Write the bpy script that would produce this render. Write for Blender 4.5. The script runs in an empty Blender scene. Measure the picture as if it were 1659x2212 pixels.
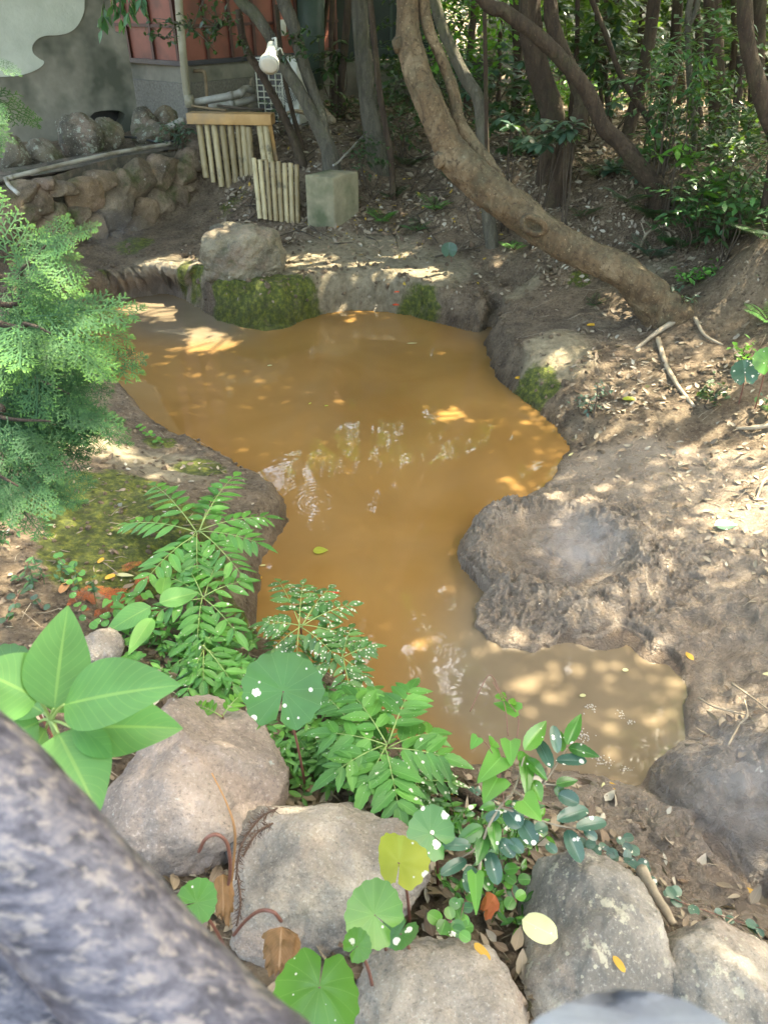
import bpy, bmesh, math, random
import numpy as np
from math import sin, cos, tan, pi, radians, sqrt, atan2
from mathutils import Vector, Matrix
random.seed(7); RNG = np.random.default_rng(11)
scene = bpy.context.scene
COL = scene.collection
# ------------------------------------------------------------------ camera, world, sun, exposure
CAMZ = 2.2; PITCH = radians(35.0); FPX = 1600.0; CX, CY = 829.5, 1106.0
cam_data = bpy.data.cameras.new("camera"); cam = bpy.data.objects.new("camera", cam_data); COL.objects.link(cam)
cam.location = (0, 0, CAMZ); cam.rotation_euler = (radians(90) - PITCH, 0, 0)
cam_data.sensor_fit = 'VERTICAL'; cam_data.sensor_height = 36.0; cam_data.lens = 36.0 * FPX / 2212.0
cam_data.clip_start = 0.02; cam_data.clip_end = 500
cam_data.dof.use_dof = True; cam_data.dof.focus_distance = 3.0; cam_data.dof.aperture_fstop = 7.0
scene.camera = cam
SUN_EL = radians(62); SUN_AZ = radians(60)   # azimuth: compass from +Y towards +X of the direction TO the sun
world = bpy.data.worlds.new("World"); scene.world = world; world.use_nodes = True
wt = world.node_tree; bg = wt.nodes['Background']
sky = wt.nodes.new('ShaderNodeTexSky'); sky.sky_type = 'NISHITA'; sky.sun_disc = False
sky.sun_elevation = SUN_EL; sky.sun_rotation = SUN_AZ; sky.air_density = 1.0; sky.dust_density = 4.0; sky.ozone_density = 0.3
wt.links.new(sky.outputs[0], bg.inputs[0]); bg.inputs[1].default_value = 0.15
sd = bpy.data.lights.new("sun", 'SUN'); sd.energy = 3.0; sd.angle = radians(0.5); sd.color = (1.0, 0.95, 0.86)
sun = bpy.data.objects.new("sun", sd); COL.objects.link(sun)
sdir = Vector((cos(SUN_EL) * sin(SUN_AZ), cos(SUN_EL) * cos(SUN_AZ), sin(SUN_EL)))
sun.rotation_euler = sdir.to_track_quat('Z', 'Y').to_euler()
scene.view_settings.view_transform = 'Standard'; scene.view_settings.look = 'None'
scene.view_settings.exposure = 3.25; scene.view_settings.gamma = 1.0
scene.view_settings.use_white_balance = True; scene.view_settings.white_balance_temperature = 7900; scene.view_settings.white_balance_tint = 4
scene.cycles.use_denoising = True
scene.cycles.max_bounces = 6; scene.cycles.diffuse_bounces = 4; scene.cycles.transmission_bounces = 4
scene.cycles.volume_bounces = 0; scene.cycles.caustics_reflective = False; scene.cycles.caustics_refractive = False
scene.cycles.sample_clamp_indirect = 6.0
# ------------------------------------------------------------------ photo pixel (1659x2212 frame) -> world helpers
_s, _c = sin(PITCH), cos(PITCH)
def ray(px, py):
    a = (px - CX) / FPX; b = -(py - CY) / FPX
    return np.array([a, b * _s + _c, b * _c - _s])
def P(px, py, z=0.0):
    d = ray(px, py); t = (z - CAMZ) / d[2]
    return np.array([d[0] * t, d[1] * t, z])
def PY(px, py, Y):
    d = ray(px, py); t = Y / d[1]
    return np.array([d[0] * t, Y, CAMZ + d[2] * t])
def PD(px, py, D):
    return np.array([0, 0, CAMZ]) + ray(px, py) * D
# ------------------------------------------------------------------ noise
_T = RNG.random((64, 64, 64)).astype(np.float32)
def vnoise(p):
    p = np.asarray(p, dtype=np.float64); i = np.floor(p).astype(int); f = p - i; f = f * f * (3 - 2 * f)
    i &= 63; j = (i + 1) & 63
    x0, y0, z0 = i[..., 0], i[..., 1], i[..., 2]; x1, y1, z1 = j[..., 0], j[..., 1], j[..., 2]
    fx, fy, fz = f[..., 0], f[..., 1], f[..., 2]
    a = _T[x0, y0, z0] * (1 - fx) + _T[x1, y0, z0] * fx; b = _T[x0, y1, z0] * (1 - fx) + _T[x1, y1, z0] * fx
    c = _T[x0, y0, z1] * (1 - fx) + _T[x1, y0, z1] * fx; d = _T[x0, y1, z1] * (1 - fx) + _T[x1, y1, z1] * fx
    return ((a * (1 - fy) + b * fy) * (1 - fz) + (c * (1 - fy) + d * fy) * fz) * 2 - 1
def fbm(p, octs=4, gain=0.5):
    p = np.asarray(p, dtype=np.float64); s = 0; a = 1; t = 0
    for k in range(octs):
        s = s + a * vnoise(p * (2 ** k) + 17.3 * k); t += a; a *= gain
    return s / t
def fbm2(x, y, sc, octs=4, off=0.0, gain=0.5):
    return fbm(np.stack([x * sc + off, y * sc + off * 1.7, np.full_like(x, off + .37)], -1), octs, gain)
def smooth(a, b, x):
    t = np.clip((x - a) / (b - a), 0, 1); return t * t * (3 - 2 * t)
# ------------------------------------------------------------------ materials
def nd(t, typ, inp=None, **kw):
    n = t.nodes.new('ShaderNode' + typ)
    for k, v in kw.items(): setattr(n, k, v)
    for k, v in (inp or {}).items():
        s = n.inputs[k]
        if isinstance(v, bpy.types.NodeSocket): t.links.new(v, s)
        else: s.default_value = v
    return n
def ramp(t, fac, stops, interp='LINEAR'):
    n = t.nodes.new('ShaderNodeValToRGB'); n.color_ramp.interpolation = interp
    e = n.color_ramp.elements
    while len(e) < len(stops): e.new(0.5)
    for k, (p, c) in enumerate(stops):
        e[k].position = p; e[k].color = (c[0], c[1], c[2], 1) if not isinstance(c, (int, float)) else (c, c, c, 1)
    if fac is not None: t.links.new(fac, n.inputs[0])
    return n.outputs[0]
def mix(t, f, a, b, mode='MIX'):
    n = t.nodes.new('ShaderNodeMix'); n.data_type = 'RGBA'; n.blend_type = mode
    for k, v in ((0, f), (6, a), (7, b)):
        s = n.inputs[k]
        if isinstance(v, bpy.types.NodeSocket): t.links.new(v, s)
        elif isinstance(v, (tuple, list)): s.default_value = (*v[:3], 1)
        else: s.default_value = v if k == 0 else (v, v, v, 1)
    return n.outputs[2]
def mth(t, op, a, b=0.0, c=None):
    n = t.nodes.new('ShaderNodeMath'); n.operation = op
    for k, v in enumerate((a, b) if c is None else (a, b, c)):
        if isinstance(v, bpy.types.NodeSocket): t.links.new(v, n.inputs[k])
        else: n.inputs[k].default_value = v
    return n.outputs[0]
def noise(t, scale, detail=4, rough=0.55, vec=None, dist=0.0):
    i = {'Scale': scale, 'Detail': detail, 'Roughness': rough, 'Distortion': dist}
    if vec is not None: i['Vector'] = vec
    return nd(t, 'TexNoise', i).outputs[0]
def voro(t, scale, vec=None, feature='F1', rnd=1.0):
    i = {'Scale': scale, 'Randomness': rnd}
    if vec is not None: i['Vector'] = vec
    return nd(t, 'TexVoronoi', i, feature=feature)
def attr(t, name): return nd(t, 'Attribute', attribute_name=name).outputs['Fac']
def bump(t, h, strength=0.3, dist=0.01, normal=None):
    i = {'Height': h, 'Strength': strength, 'Distance': dist * 2.8}
    if normal is not None: i['Normal'] = normal
    return nd(t, 'Bump', i).outputs[0]
def newmat(name):
    m = bpy.data.materials.new(name); m.use_nodes = True; t = m.node_tree
    return m, t, t.nodes['Principled BSDF'], nd(t, 'TexCoord').outputs['Object'], t.nodes['Material Output']
def setp(t, p, **kw):
    for k, v in kw.items():
        s = p.inputs[k.replace('_', ' ')]
        if isinstance(v, bpy.types.NodeSocket): t.links.new(v, s)
        elif isinstance(v, (tuple, list)) and len(v) == 3 and s.type == 'RGBA': s.default_value = (*v, 1)
        else: s.default_value = v
M = {}
def simple(name, c1, c2, scale=8, rough=0.6, bs=0.2, bd=0.005, metallic=0.0, detail=5, spec=None, dirt=None):
    m, t, p, oc, _ = newmat(name)
    n = noise(t, scale, detail, 0.6, oc)
    col = ramp(t, n, [(0.3, c1), (0.7, c2)])
    if dirt:
        col = mix(t, ramp(t, noise(t, scale * .35, 4, .6, oc), [(0.48, 0), (0.62, 1)]), col, dirt)
    setp(t, p, Base_Color=col, Roughness=rough, Metallic=metallic, Normal=bump(t, noise(t, scale * 3, 5, .6, oc), bs, bd))
    if spec is not None: setp(t, p, Specular_IOR_Level=spec)
    M[name] = m; return m
def leafmat(name, cols, spots=0.0, trans=0.3, vein=0.35, rough=0.45, spot_scale=60, veinfreq=14, spec=0.5, vcol=None, radial=False):
    m, t, p, oc, out = newmat(name)
    v = attr(t, 'var'); k = len(cols) - 1
    c = ramp(t, v, [(i / k, cc) for i, cc in enumerate(cols)])
    c = mix(t, 0.5, c, ramp(t, noise(t, 9, 3, .5, oc), [(0.3, .55), (0.7, 1.35)]), 'MULTIPLY')
    uv = nd(t, 'TexCoord').outputs['UV']; sp = nd(t, 'SeparateXYZ', {'Vector': uv})
    if radial:
        w = mth(t, 'ABSOLUTE', mth(t, 'SINE', mth(t, 'MULTIPLY', sp.outputs[0], pi * 14)))
        line = mth(t, 'LESS_THAN', w, mth(t, 'DIVIDE', 0.035, mth(t, 'ADD', sp.outputs[1], 0.08)))
        mid = line
    else:
        a = mth(t, 'ABSOLUTE', mth(t, 'SUBTRACT', sp.outputs[0], 0.5))
        mid = mth(t, 'LESS_THAN', a, 0.022)
        w = mth(t, 'FRACT', mth(t, 'MULTIPLY', mth(t, 'SUBTRACT', sp.outputs[1], mth(t, 'MULTIPLY', a, 0.55)), veinfreq))
        line = mth(t, 'MAXIMUM', mid, mth(t, 'MULTIPLY', mth(t, 'LESS_THAN', w, 0.09), 0.45))
    vc = vcol or tuple(min(1, x * 1.6 + .06) for x in cols[-1])
    c = mix(t, mth(t, 'MULTIPLY', line, vein), c, vc)
    if spots > 0:
        vo = voro(t, spot_scale, oc)
        rad = mth(t, 'MULTIPLY', nd(t, 'SeparateXYZ', {'Vector': vo.outputs['Color']}).outputs[0], 0.42 * spots)
        big = mth(t, 'LESS_THAN', vo.outputs['Distance'], rad)
        vo2 = voro(t, spot_scale * .6, nd(t, 'VectorMath', {0: oc, 1: nd(t, 'VectorMath', {0: nd(t, 'TexNoise', {'Scale': 120.0, 'Vector': oc}).outputs['Color'], 1: (.012, .012, .012)}, operation='MULTIPLY').outputs[0]}, operation='ADD').outputs[0])
        pick = mth(t, 'GREATER_THAN', nd(t, 'SeparateXYZ', {'Vector': vo2.outputs['Color']}).outputs[1], 1 - .35 * spots)
        b2 = mth(t, 'MULTIPLY', mth(t, 'LESS_THAN', vo2.outputs['Distance'], 0.22), pick)
        c = mix(t, mth(t, 'MAXIMUM', big, b2), c, (0.72, 0.68, 0.55))
    setp(t, p, Base_Color=c, Roughness=rough, Specular_IOR_Level=spec, Normal=bump(t, mth(t, 'MULTIPLY', line, -1.0), 0.25, 0.002))
    if trans > 0:
        tr = nd(t, 'BsdfTranslucent', {'Color': mix(t, 0.6, c, (0.30, 0.55, 0.05))})
        ms = nd(t, 'MixShader', {0: trans}); t.links.new(p.outputs[0], ms.inputs[1]); t.links.new(tr.outputs[0], ms.inputs[2])
        t.links.new(ms.outputs[0], out.inputs[0])
    M[name] = m; return m
# ------------------------------------------------------------------ mesh building
class MB:
    def __init__(s): s.v = []; s.f = []; s.uv = []; s.var = []; s.n = 0; s.mi = []
    def add(s, V, F, UV=None, var=0.5, mi=0):
        V = np.asarray(V, float).reshape(-1, 3); F = [tuple(int(i) + s.n for i in f) for f in F] if not isinstance(F, np.ndarray) else (F + s.n)
        s.v.append(V); s.f.append(F); s.n += len(V)
        s.uv.append(np.zeros((len(V), 2)) if UV is None else np.asarray(UV, float))
        s.var.append(np.full(len(V), var) if np.isscalar(var) else np.asarray(var, float))
        s.mi.append(np.full(len(F), mi))
    def inst(s, tpl, R, T, var):
        """R (N,3,3) T (N,3): copies of a template"""
        V, F, UV = tpl; N = len(T); k = len(V)
        W = np.einsum('nij,kj->nki', R, V) + T[:, None, :]
        base = (np.arange(N) * k)[:, None, None]
        s.add(W.reshape(-1, 3), (F[None] + base).reshape(-1, F.shape[1]), np.tile(UV, (N, 1)), np.repeat(var, k))
    def build(s, name, mat, parent=None, smooth=True):
        me = bpy.data.meshes.new(name)
        V = np.concatenate(s.v); uv = np.concatenate(s.uv); var = np.concatenate(s.var); mi = np.concatenate(s.mi)
        tot = []; idx = []
        for F in s.f:
            if isinstance(F, np.ndarray): tot.append(np.full(len(F), F.shape[1])); idx.append(F.ravel())
            elif len(F): tot.append(np.array([len(f) for f in F])); idx.append(np.concatenate([np.array(f) for f in F]))
        tot = np.concatenate(tot); idx = np.concatenate(idx).astype(np.int32)
        me.vertices.add(len(V)); me.vertices.foreach_set('co', V.astype(np.float32).ravel())
        me.loops.add(len(idx)); me.loops.foreach_set('vertex_index', idx)
        me.polygons.add(len(tot)); st = np.concatenate([[0], np.cumsum(tot)[:-1]]).astype(np.int32)
        me.polygons.foreach_set('loop_start', st); me.polygons.foreach_set('loop_total', tot.astype(np.int32))
        me.polygons.foreach_set('use_smooth', np.full(len(tot), smooth))
        mats = mat if isinstance(mat, (list, tuple)) else [mat]
        for m in mats: me.materials.append(M[m] if isinstance(m, str) else m)
        if len(mats) > 1: me.polygons.foreach_set('material_index', mi.astype(np.int32))
        u = me.uv_layers.new(name='UVMap'); u.data.foreach_set('uv', uv[idx].astype(np.float32).ravel())
        a = me.attributes.new('var', 'FLOAT', 'POINT'); a.data.foreach_set('value', var.astype(np.float32))
        me.update(); me.validate()
        o = bpy.data.objects.new(name, me); COL.objects.link(o)
        if parent: o.parent = parent; o.matrix_parent_inverse = Matrix.Translation(-Vector(parent.location)) if parent.type == 'EMPTY' else Matrix()
        return o
def tag(o, label=None, cat=None, group=None, kind=None):
    if label: o['label'] = label
    if cat: o['category'] = cat
    if group: o['group'] = group
    if kind: o['kind'] = kind
    return o
def empty(name, loc, label, cat, group=None):
    o = bpy.data.objects.new(name, None); COL.objects.link(o); o.location = tuple(float(x) for x in loc); o.empty_display_size = .05
    return tag(o, label, cat, group)
def unit(v): v = np.asarray(v, float); return v / (np.linalg.norm(v, axis=-1, keepdims=True) + 1e-12)
def frames(d, up):
    """columns X,Y=d,Z  (N,3,3)"""
    Y = unit(d); X = unit(np.cross(Y, up)); Z = np.cross(X, Y); return np.stack([X, Y, Z], -1)
def catmull(pts, sub=6):
    p = np.asarray(pts, float)
    if len(p) < 3: 
        t = np.linspace(0, 1, sub + 1)[:, None]; return p[0] * (1 - t) + p[-1] * t
    q = np.concatenate([[2 * p[0] - p[1]], p, [2 * p[-1] - p[-2]]]); out = []
    for i in range(1, len(q) - 2):
        for t in np.linspace(0, 1, sub, endpoint=False):
            a, b, c, d = q[i - 1], q[i], q[i + 1], q[i + 2]
            out.append(.5 * (2 * b + (c - a) * t + (2 * a - 5 * b + 4 * c - d) * t * t + (3 * b - a - 3 * c + d) * t ** 3))
    out.append(p[-1]); return np.array(out)
def tube(mb, pts, rad, ns=12, sub=6, rough=0.0, freq=8.0, cap=True, var=0.5, flare=0.0, mi=0):
    pr = np.concatenate([np.asarray(pts, float), np.atleast_1d(np.asarray(rad, float) * np.ones(len(pts)))[:, None]], 1)
    pr = catmull(pr, sub) if sub > 1 else pr
    p = pr[:, :3]; r = np.maximum(pr[:, 3], 1e-5); n = len(p)
    tg = unit(np.gradient(p, axis=0)); up = np.array([0, 0, 1.]) if abs(tg[0][2]) < .9 else np.array([1., 0, 0])
    X = unit(np.cross(tg[0], up)); ang = np.linspace(0, 2 * pi, ns, endpoint=False); L = 0; V = []; UV = []
    for i in range(n):
        X = unit(X - tg[i] * np.dot(X, tg[i])); Y = np.cross(tg[i], X)
        if i: L += np.linalg.norm(p[i] - p[i - 1])
        rr = r[i] * (1 + (flare * np.exp(-L / (r[0] * 1.5)) * (1 + .5 * np.cos(ang * 3 + 1)) if flare else 0))
        ring = p[i] + (np.cos(ang) * rr)[:, None] * X + (np.sin(ang) * rr)[:, None] * Y
        V.append(ring); UV.append(np.stack([ang / (2 * pi), np.full(ns, L)], 1))
    V = np.concatenate(V); C = np.repeat(p, ns, 0)
    if rough > 0:
        dn = fbm(V * freq, 4) + .5 * (1 - np.minimum(1, 3 * np.abs(fbm(V * freq * 2.2 + 5, 3)))); V = V + unit(V - C) * (dn * rough * np.repeat(r, ns))[:, None]
    i = np.arange(n - 1)[:, None] * ns; j = np.arange(ns)[None]; k = (j + 1) % ns
    F = np.stack([i + j, i + k, i + ns + k, i + ns + j], -1).reshape(-1, 4)
    base = mb.n; mb.add(V, F, np.concatenate(UV), var, mi)
    if cap:
        mb.f.append([tuple(base + ns - 1 - j for j in range(ns)), tuple(base + (n - 1) * ns + j for j in range(ns))]); mb.mi.append(np.full(2, mi))
    return p
def box(mb, c, size, R=None, var=.5, bev=0.0, mi=0):
    bm = bmesh.new(); bmesh.ops.create_cube(bm, size=1.0)
    for v in bm.verts: v.co = Vector((v.co.x * size[0], v.co.y * size[1], v.co.z * size[2]))
    if bev > 0: bmesh.ops.bevel(bm, geom=list(bm.edges), offset=bev, segments=2, affect='EDGES', profile=.6)
    V = np.array([v.co[:] for v in bm.verts]); F = [tuple(v.index for v in f.verts) for f in bm.faces]; bm.free()
    if R is not None: V = V @ np.asarray(R).T
    mb.add(V + np.asarray(c), F, V[:, :2] + V[:, 2:3], var, mi)
def rotz(a): return np.array([[cos(a), -sin(a), 0], [sin(a), cos(a), 0], [0, 0, 1]])
_ICO = {}
def ico(sub):
    if sub not in _ICO:
        bm = bmesh.new(); bmesh.ops.create_icosphere(bm, subdivisions=sub, radius=1)
        _ICO[sub] = (np.array([v.co[:] for v in bm.verts]), np.array([[v.index for v in f.verts] for f in bm.faces])); bm.free()
    return _ICO[sub]
def rock(mb, c, rad, seed=0, sub=5, facet=6, fd=(.62, .9), rough=.08, freq=1.6, rz=0.0, boxy=0.0, tilt=0.0, var=.5):
    rg = np.random.default_rng(seed); V0, F = ico(sub); V = V0.copy()
    if boxy: V = V / (np.sum(np.abs(V) ** (2 + boxy), 1) ** (1 / (2 + boxy)))[:, None]
    for k in range(facet):
        n = unit(rg.normal(size=3)); d = rg.uniform(*fd); h = V @ n - d
        V = V - n * (np.where(h > 0, h - .12 * (1 - np.exp(-h / .12)) * .5, 0) * .95)[:, None]
    off = seed * 3.1
    V = V * (1 + rough * 2.2 * fbm(V * freq + off, 3) + rough * .8 * fbm(V * freq * 4 + off, 4) + rough * .35 * fbm(V * freq * 14 + off, 4))[:, None]
    V = V * np.asarray(rad)
    if tilt: V = V @ np.array([[cos(tilt), 0, sin(tilt)], [0, 1, 0], [-sin(tilt), 0, cos(tilt)]]).T
    V = V @ rotz(rz).T + np.asarray(c)
    mb.add(V, F, V[:, :2], var)
# ---- leaf templates: lie along +Y (0..1), width along X, normal +Z
def blade(shape='lance', ratio=.3, nl=6, nw=2, fold=.18, curl=.18, serr=0.0, wav=0.0):
    V = []; UV = []
    for i in range(nl + 1):
        v = i / nl
        if shape == 'lance': w = (sin(pi * v ** .85) ** .9) if 0 < v < 1 else 0
        elif shape == 'obov': w = (sin(pi * v ** 1.35) ** .8) if 0 < v < 1 else 0
        elif shape == 'ovate': w = (sin(pi * v ** .68) ** .85) if 0 < v < 1 else 0
        elif shape == 'heart': w = (1.05 * (1 - v) ** .75 * (min(1, v * 9 + .45))) if v < 1 else 0
        elif shape == 'ell': w = sqrt(max(0, 1 - (2 * v - 1) ** 2))
        w = max(w, .012) * ratio / 2 * (1 + (serr if i % 2 else -serr))
        for j in range(2 * nw + 1):
            u = (j - nw) / nw
            x = u * w; y = v - (abs(u) * .12 if shape == 'heart' and v < .15 else 0)
            z = fold * abs(x) - curl * v * v + wav * sin(v * 17 + 2 * u) * abs(u) * ratio
            V.append((x, y, z)); UV.append((j / (2 * nw), v))
    k = 2 * nw + 1
    F = [(i * k + j, i * k + j + 1, (i + 1) * k + j + 1, (i + 1) * k + j) for i in range(nl) for j in range(2 * nw)]
    return np.array(V), np.array(F), np.array(UV)
def disc_leaf(na=60, nr=7, notch=.07, cup=.10, teeth=.022, fold=.018):
    V = [(0, 0, 0)]; UV = [(0, 0)]; F = []
    for r in range(1, nr + 1):
        for a in range(na + 1):
            th = -pi / 2 + notch + (2 * pi - 2 * notch) * a / na; q = r / nr
            R = q * (1 + (teeth * (1 if a % 4 < 2 else -1) + .03 * sin(th * 3)) * q ** 3)
            R *= 1 - .32 * math.exp(-(min(a, na - a) / 2.2) ** 2) * q
            V.append((R * cos(th), R * sin(th), cup * q * q + fold * q * sin(th * 7) * .6 + .04 * q * sin(th * 2 + 1)))
            UV.append((a / na, q))
    k = na + 1
    for a in range(na): F.append((0, 1 + a, 2 + a, 2 + a))
    F = [f[:3] + (f[2],) for f in F]
    quads = [(1 + (r - 1) * k + a, 1 + r * k + a, 2 + r * k + a, 2 + (r - 1) * k + a) for r in range(1, nr) for a in range(na)]
    tris = [(0, 1 + a, 2 + a) for a in range(na)]
    return np.array(V), quads, tris, np.array(UV)
# ------------------------------------------------------------------ terrain description (photo landmarks -> metres)
SHORE_PX = [(255,655),(300,640),(350,634),(392,641),(425,660),(468,690),(520,702),(570,707),(620,703),(660,690),(705,676),(760,670),(830,673),
 (885,681),(950,697),(1000,710),(1035,719),(1056,712),(1050,740),(1056,775),(1072,812),(1110,850),(1152,882),(1190,910),(1214,935),(1228,965),
 (1222,992),(1202,1025),(1160,1062),(1110,1088),(1070,1104),(1040,1128),(1008,1160),(998,1192),(1010,1225),(1036,1258),(1062,1285),(1036,1310),
 (1030,1350),(1058,1378),(1100,1394),(1150,1402),(1190,1386),(1240,1380),(1290,1379),(1328,1362),(1362,1363),(1400,1386),(1412,1412),(1450,1416),
 (1475,1442),(1490,1490),(1478,1540),(1483,1590),(1450,1635),(1422,1675),(1418,1712),(1445,1752),(1500,1795),(1575,1862),(1670,1945),(1700,2010),
 (1650,1965),(1560,1885),(1500,1830),(1445,1780),(1380,1722),(1300,1682),(1230,1662),(1100,1655),(960,1655),(890,1628),(820,1575),(775,1500),
 (700,1450),(630,1425),(578,1400),(560,1365),(558,1290),(568,1222),(592,1180),(614,1142),(617,1095),(600,1072),(560,1050),(520,1020),(470,985),
 (400,966),(350,955),(315,925),(280,885),(235,850),(185,800),(150,760),(150,725),(195,690),(228,668)]
SH = np.array([P(a, b)[:2] for a, b in SHORE_PX])
SHC = np.concatenate([SH, SH[:1]])
def seg_dist(x, y, A, B):
    d = B - A; L = (d ** 2).sum() + 1e-9
    t = np.clip(((x - A[0]) * d[0] + (y - A[1]) * d[1]) / L, 0, 1)
    return np.hypot(x - A[0] - t * d[0], y - A[1] - t * d[1])
def shore_sd(x, y):
    """signed distance to the pool's shore, positive on land"""
    D = np.full(x.shape, 1e9); ins = np.zeros(x.shape, bool)
    for A, B in zip(SHC[:-1], SHC[1:]):
        D = np.minimum(D, seg_dist(x, y, A, B))
        cr = (A[1] > y) != (B[1] > y)
        ins ^= cr & (x < (B[0] - A[0]) * (y - A[1]) / (B[1] - A[1] + 1e-12) + A[0])
    return np.where(ins, -D, D)
# (px, py, z): ground heights
CT = [(340,566,.33),(430,600,.32),(280,572,.32),(560,612,.30),(700,615,.29),(850,610,.27),(960,600,.27),(240,580,.26),(523,560,.31),(700,560,.32),(900,560,.32),
 (1000,570,.30),(1060,585,.28),(640,530,.33),(800,520,.36),(430,520,.33),(330,535,.30),(480,470,.40),(430,420,.55),(560,440,.52),(520,420,.60),(600,480,.42),
 (650,480,.42),(725,495,.42),(850,470,.47),(950,480,.50),(1000,520,.40),(1062,545,.37),(850,420,.60),(760,420,.62),(950,400,.68),(1050,400,.80),(850,330,.85),
 (750,330,.90),(1000,320,.95),(1150,330,.95),(1250,330,.98),(1350,330,1.0),(1198,435,.72),(1120,480,.55),(1250,500,.62),(1300,540,.48),(1190,385,.9),
 (1350,440,.82),(1420,415,.92),(1500,440,.88),(1600,440,.92),(1600,400,1.02),(1400,520,.66),(1480,560,.60),(1560,580,.62),(1640,600,.70),(1650,500,.95),
 (1440,690,.36),(1380,660,.38),(1300,640,.37),(1250,610,.38),(1180,620,.34),(1120,640,.28),(1150,560,.40),(1230,560,.42),(1100,560,.36),
 (1120,720,.22),(1200,760,.24),(1150,800,.17),(1300,760,.24),(1400,760,.27),(1500,720,.38),(1600,700,.45),(1659,720,.48),(1200,870,.12),(1300,880,.16),
 (1450,860,.24),(1550,860,.27),(1640,880,.33),(1280,960,.09),(1400,1000,.12),(1540,980,.16),(1640,1000,.23),(1300,1060,.08),(1450,1150,.11),
 (1600,1150,.15),(1659,1100,.18),(1550,1300,.13),(1650,1350,.16),(1500,1420,.07),(1600,1480,.13),(1650,1600,.22),(1560,1650,.20),(1640,1720,.26),(1540,1760,.14),
 (1590,1800,.12),(1100,1330,.05),(1180,1360,.05),(1050,1200,.05),(1110,1130,.06),(1350,1330,.09),(1270,1345,.09),(1300,1750,.10),(1400,1800,.10),(1500,1900,.14),(1600,1980,.16),(1250,1800,.20),(1450,1960,.22),(1560,2010,.24),(1100,1740,.20),(1050,1700,.14),(1000,1680,.10),
 (950,1700,.18),(880,1680,.17),(1050,1850,.30),(1150,1980,.36),(1000,2000,.38),(1250,2100,.38),(1400,2100,.34),(1600,2150,.34),(800,1640,.20),(700,1600,.22),
 (600,1500,.24),(560,1440,.22),(540,1380,.17),(535,1250,.17),(560,1120,.19),(500,1030,.17),(430,990,.17),(380,985,.17),(330,960,.19),(450,1100,.26),(350,1050,.27),
 (250,1100,.34),(200,1200,.38),(350,1250,.32),(300,1400,.38),(150,1350,.44),(50,1250,.46),(50,1100,.42),(100,1000,.36),(200,950,.28),(400,1500,.38),(200,1500,.48),
 (450,1480,.34),(80,900,.38),(100,800,.35),(60,700,.36),(150,640,.32),(60,600,.34),(400,1800,.44),(650,1800,.34),(700,2100,.42),(480,1900,.42),(100,1700,.55),(800,2200,.45)]
CTW = np.array([P(a, b, z) for a, b, z in CT])
EX = np.array([(-6,2,.7),(-6,6,.7),(-4.5,7.8,.9),(-6,9,1.0),(-3,9.2,1.0),(-1.6,8.6,.98),(-1.2,9.6,1.0),(-.4,9.8,1.0),(1,10,1.0),(3,10,1.05),(5.5,9,1.15),(6,6,1.3),(5,4,.8),(4,3,.4),(3.5,1.8,.25),(3,.8,.3),
 (2,.2,.5),(0,.3,.55),(-1.2,.3,.6),(-3,.5,.7),(0,-1.2,.6),(3,-1.2,.6),(-3,-1.2,.7),(0,13,1.0),(4,13,1.05),(-5,13,1.0),(8,12,1.2),(0,18,1.0),(8,18,1.1),(-8,18,1.0),(10,5,1.5),(10,0,1.0),(-10,3,.8)])
CTW = np.concatenate([CTW, EX])
def _phi(r2): return r2 * np.log(r2 + 1e-6) * .5
_n = len(CTW); _A = np.zeros((_n + 3, _n + 3))
_d2 = ((CTW[:, None, :2] - CTW[None, :, :2]) ** 2).sum(-1)
_A[:_n, :_n] = _phi(_d2) + np.eye(_n) * .02; _A[:_n, _n] = 1; _A[:_n, _n+1:] = CTW[:, :2]; _A[_n, :_n] = 1; _A[_n+1:, :_n] = CTW[:, :2].T
_w = np.linalg.solve(_A, np.concatenate([CTW[:, 2], np.zeros(3)]))
def tps(x, y):
    out = np.empty(x.size); X = x.ravel(); Y = y.ravel()
    for s in range(0, X.size, 40000):
        xs, ys = X[s:s+40000], Y[s:s+40000]
        r2 = (xs[:, None] - CTW[None, :, 0]) ** 2 + (ys[:, None] - CTW[None, :, 1]) ** 2
        out[s:s+40000] = _phi(r2) @ _w[:_n] + _w[_n] + xs * _w[_n+1] + ys * _w[_n+2]
    out = out.reshape(x.shape)
    far = smooth(14, 22, np.hypot(x, y)); return np.clip(out, .03, 2.2) * (1 - far) + 1.05 * far
def blobs(x, y, L):
    """sum of soft round patches: (px, py, z, radius m, amount)"""
    s = np.zeros(x.shape)
    for b in L:
        c = P(b[0], b[1], b[2]); rx = b[3]; ry = b[5] if len(b) > 5 else rx
        s += b[4] * np.exp(-(((x - c[0]) / rx) ** 2 + ((y - c[1]) / ry) ** 2))
    return s
WB = [(1030,1200,.05,.22,.30),(1080,1350,.05,.22,.3),(1250,1360,.05,.2,.12),(1300,1060,.1,.5,.5),(1500,1250,.1,.8,.5),(1200,980,.1,.3,.25),(1400,1500,.1,.3,.25),(1120,840,.1,.25,.08),(1300,1720,.1,.4,.35),(1480,1880,.1,.3,.25),(1530,1700,.1,.2,.12),(330,640,0,.5,-.05),(1000,1680,.1,.3,.15)]
WALL_A = np.array([-2.65, 7.1]); WALL_B = np.array([-1.86, 8.25]); _wd = unit(WALL_B - WALL_A); WALL_N = np.array([_wd[1], -_wd[0]])  # normal towards the pool
CR = P(1198, 1190, .05)
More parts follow.
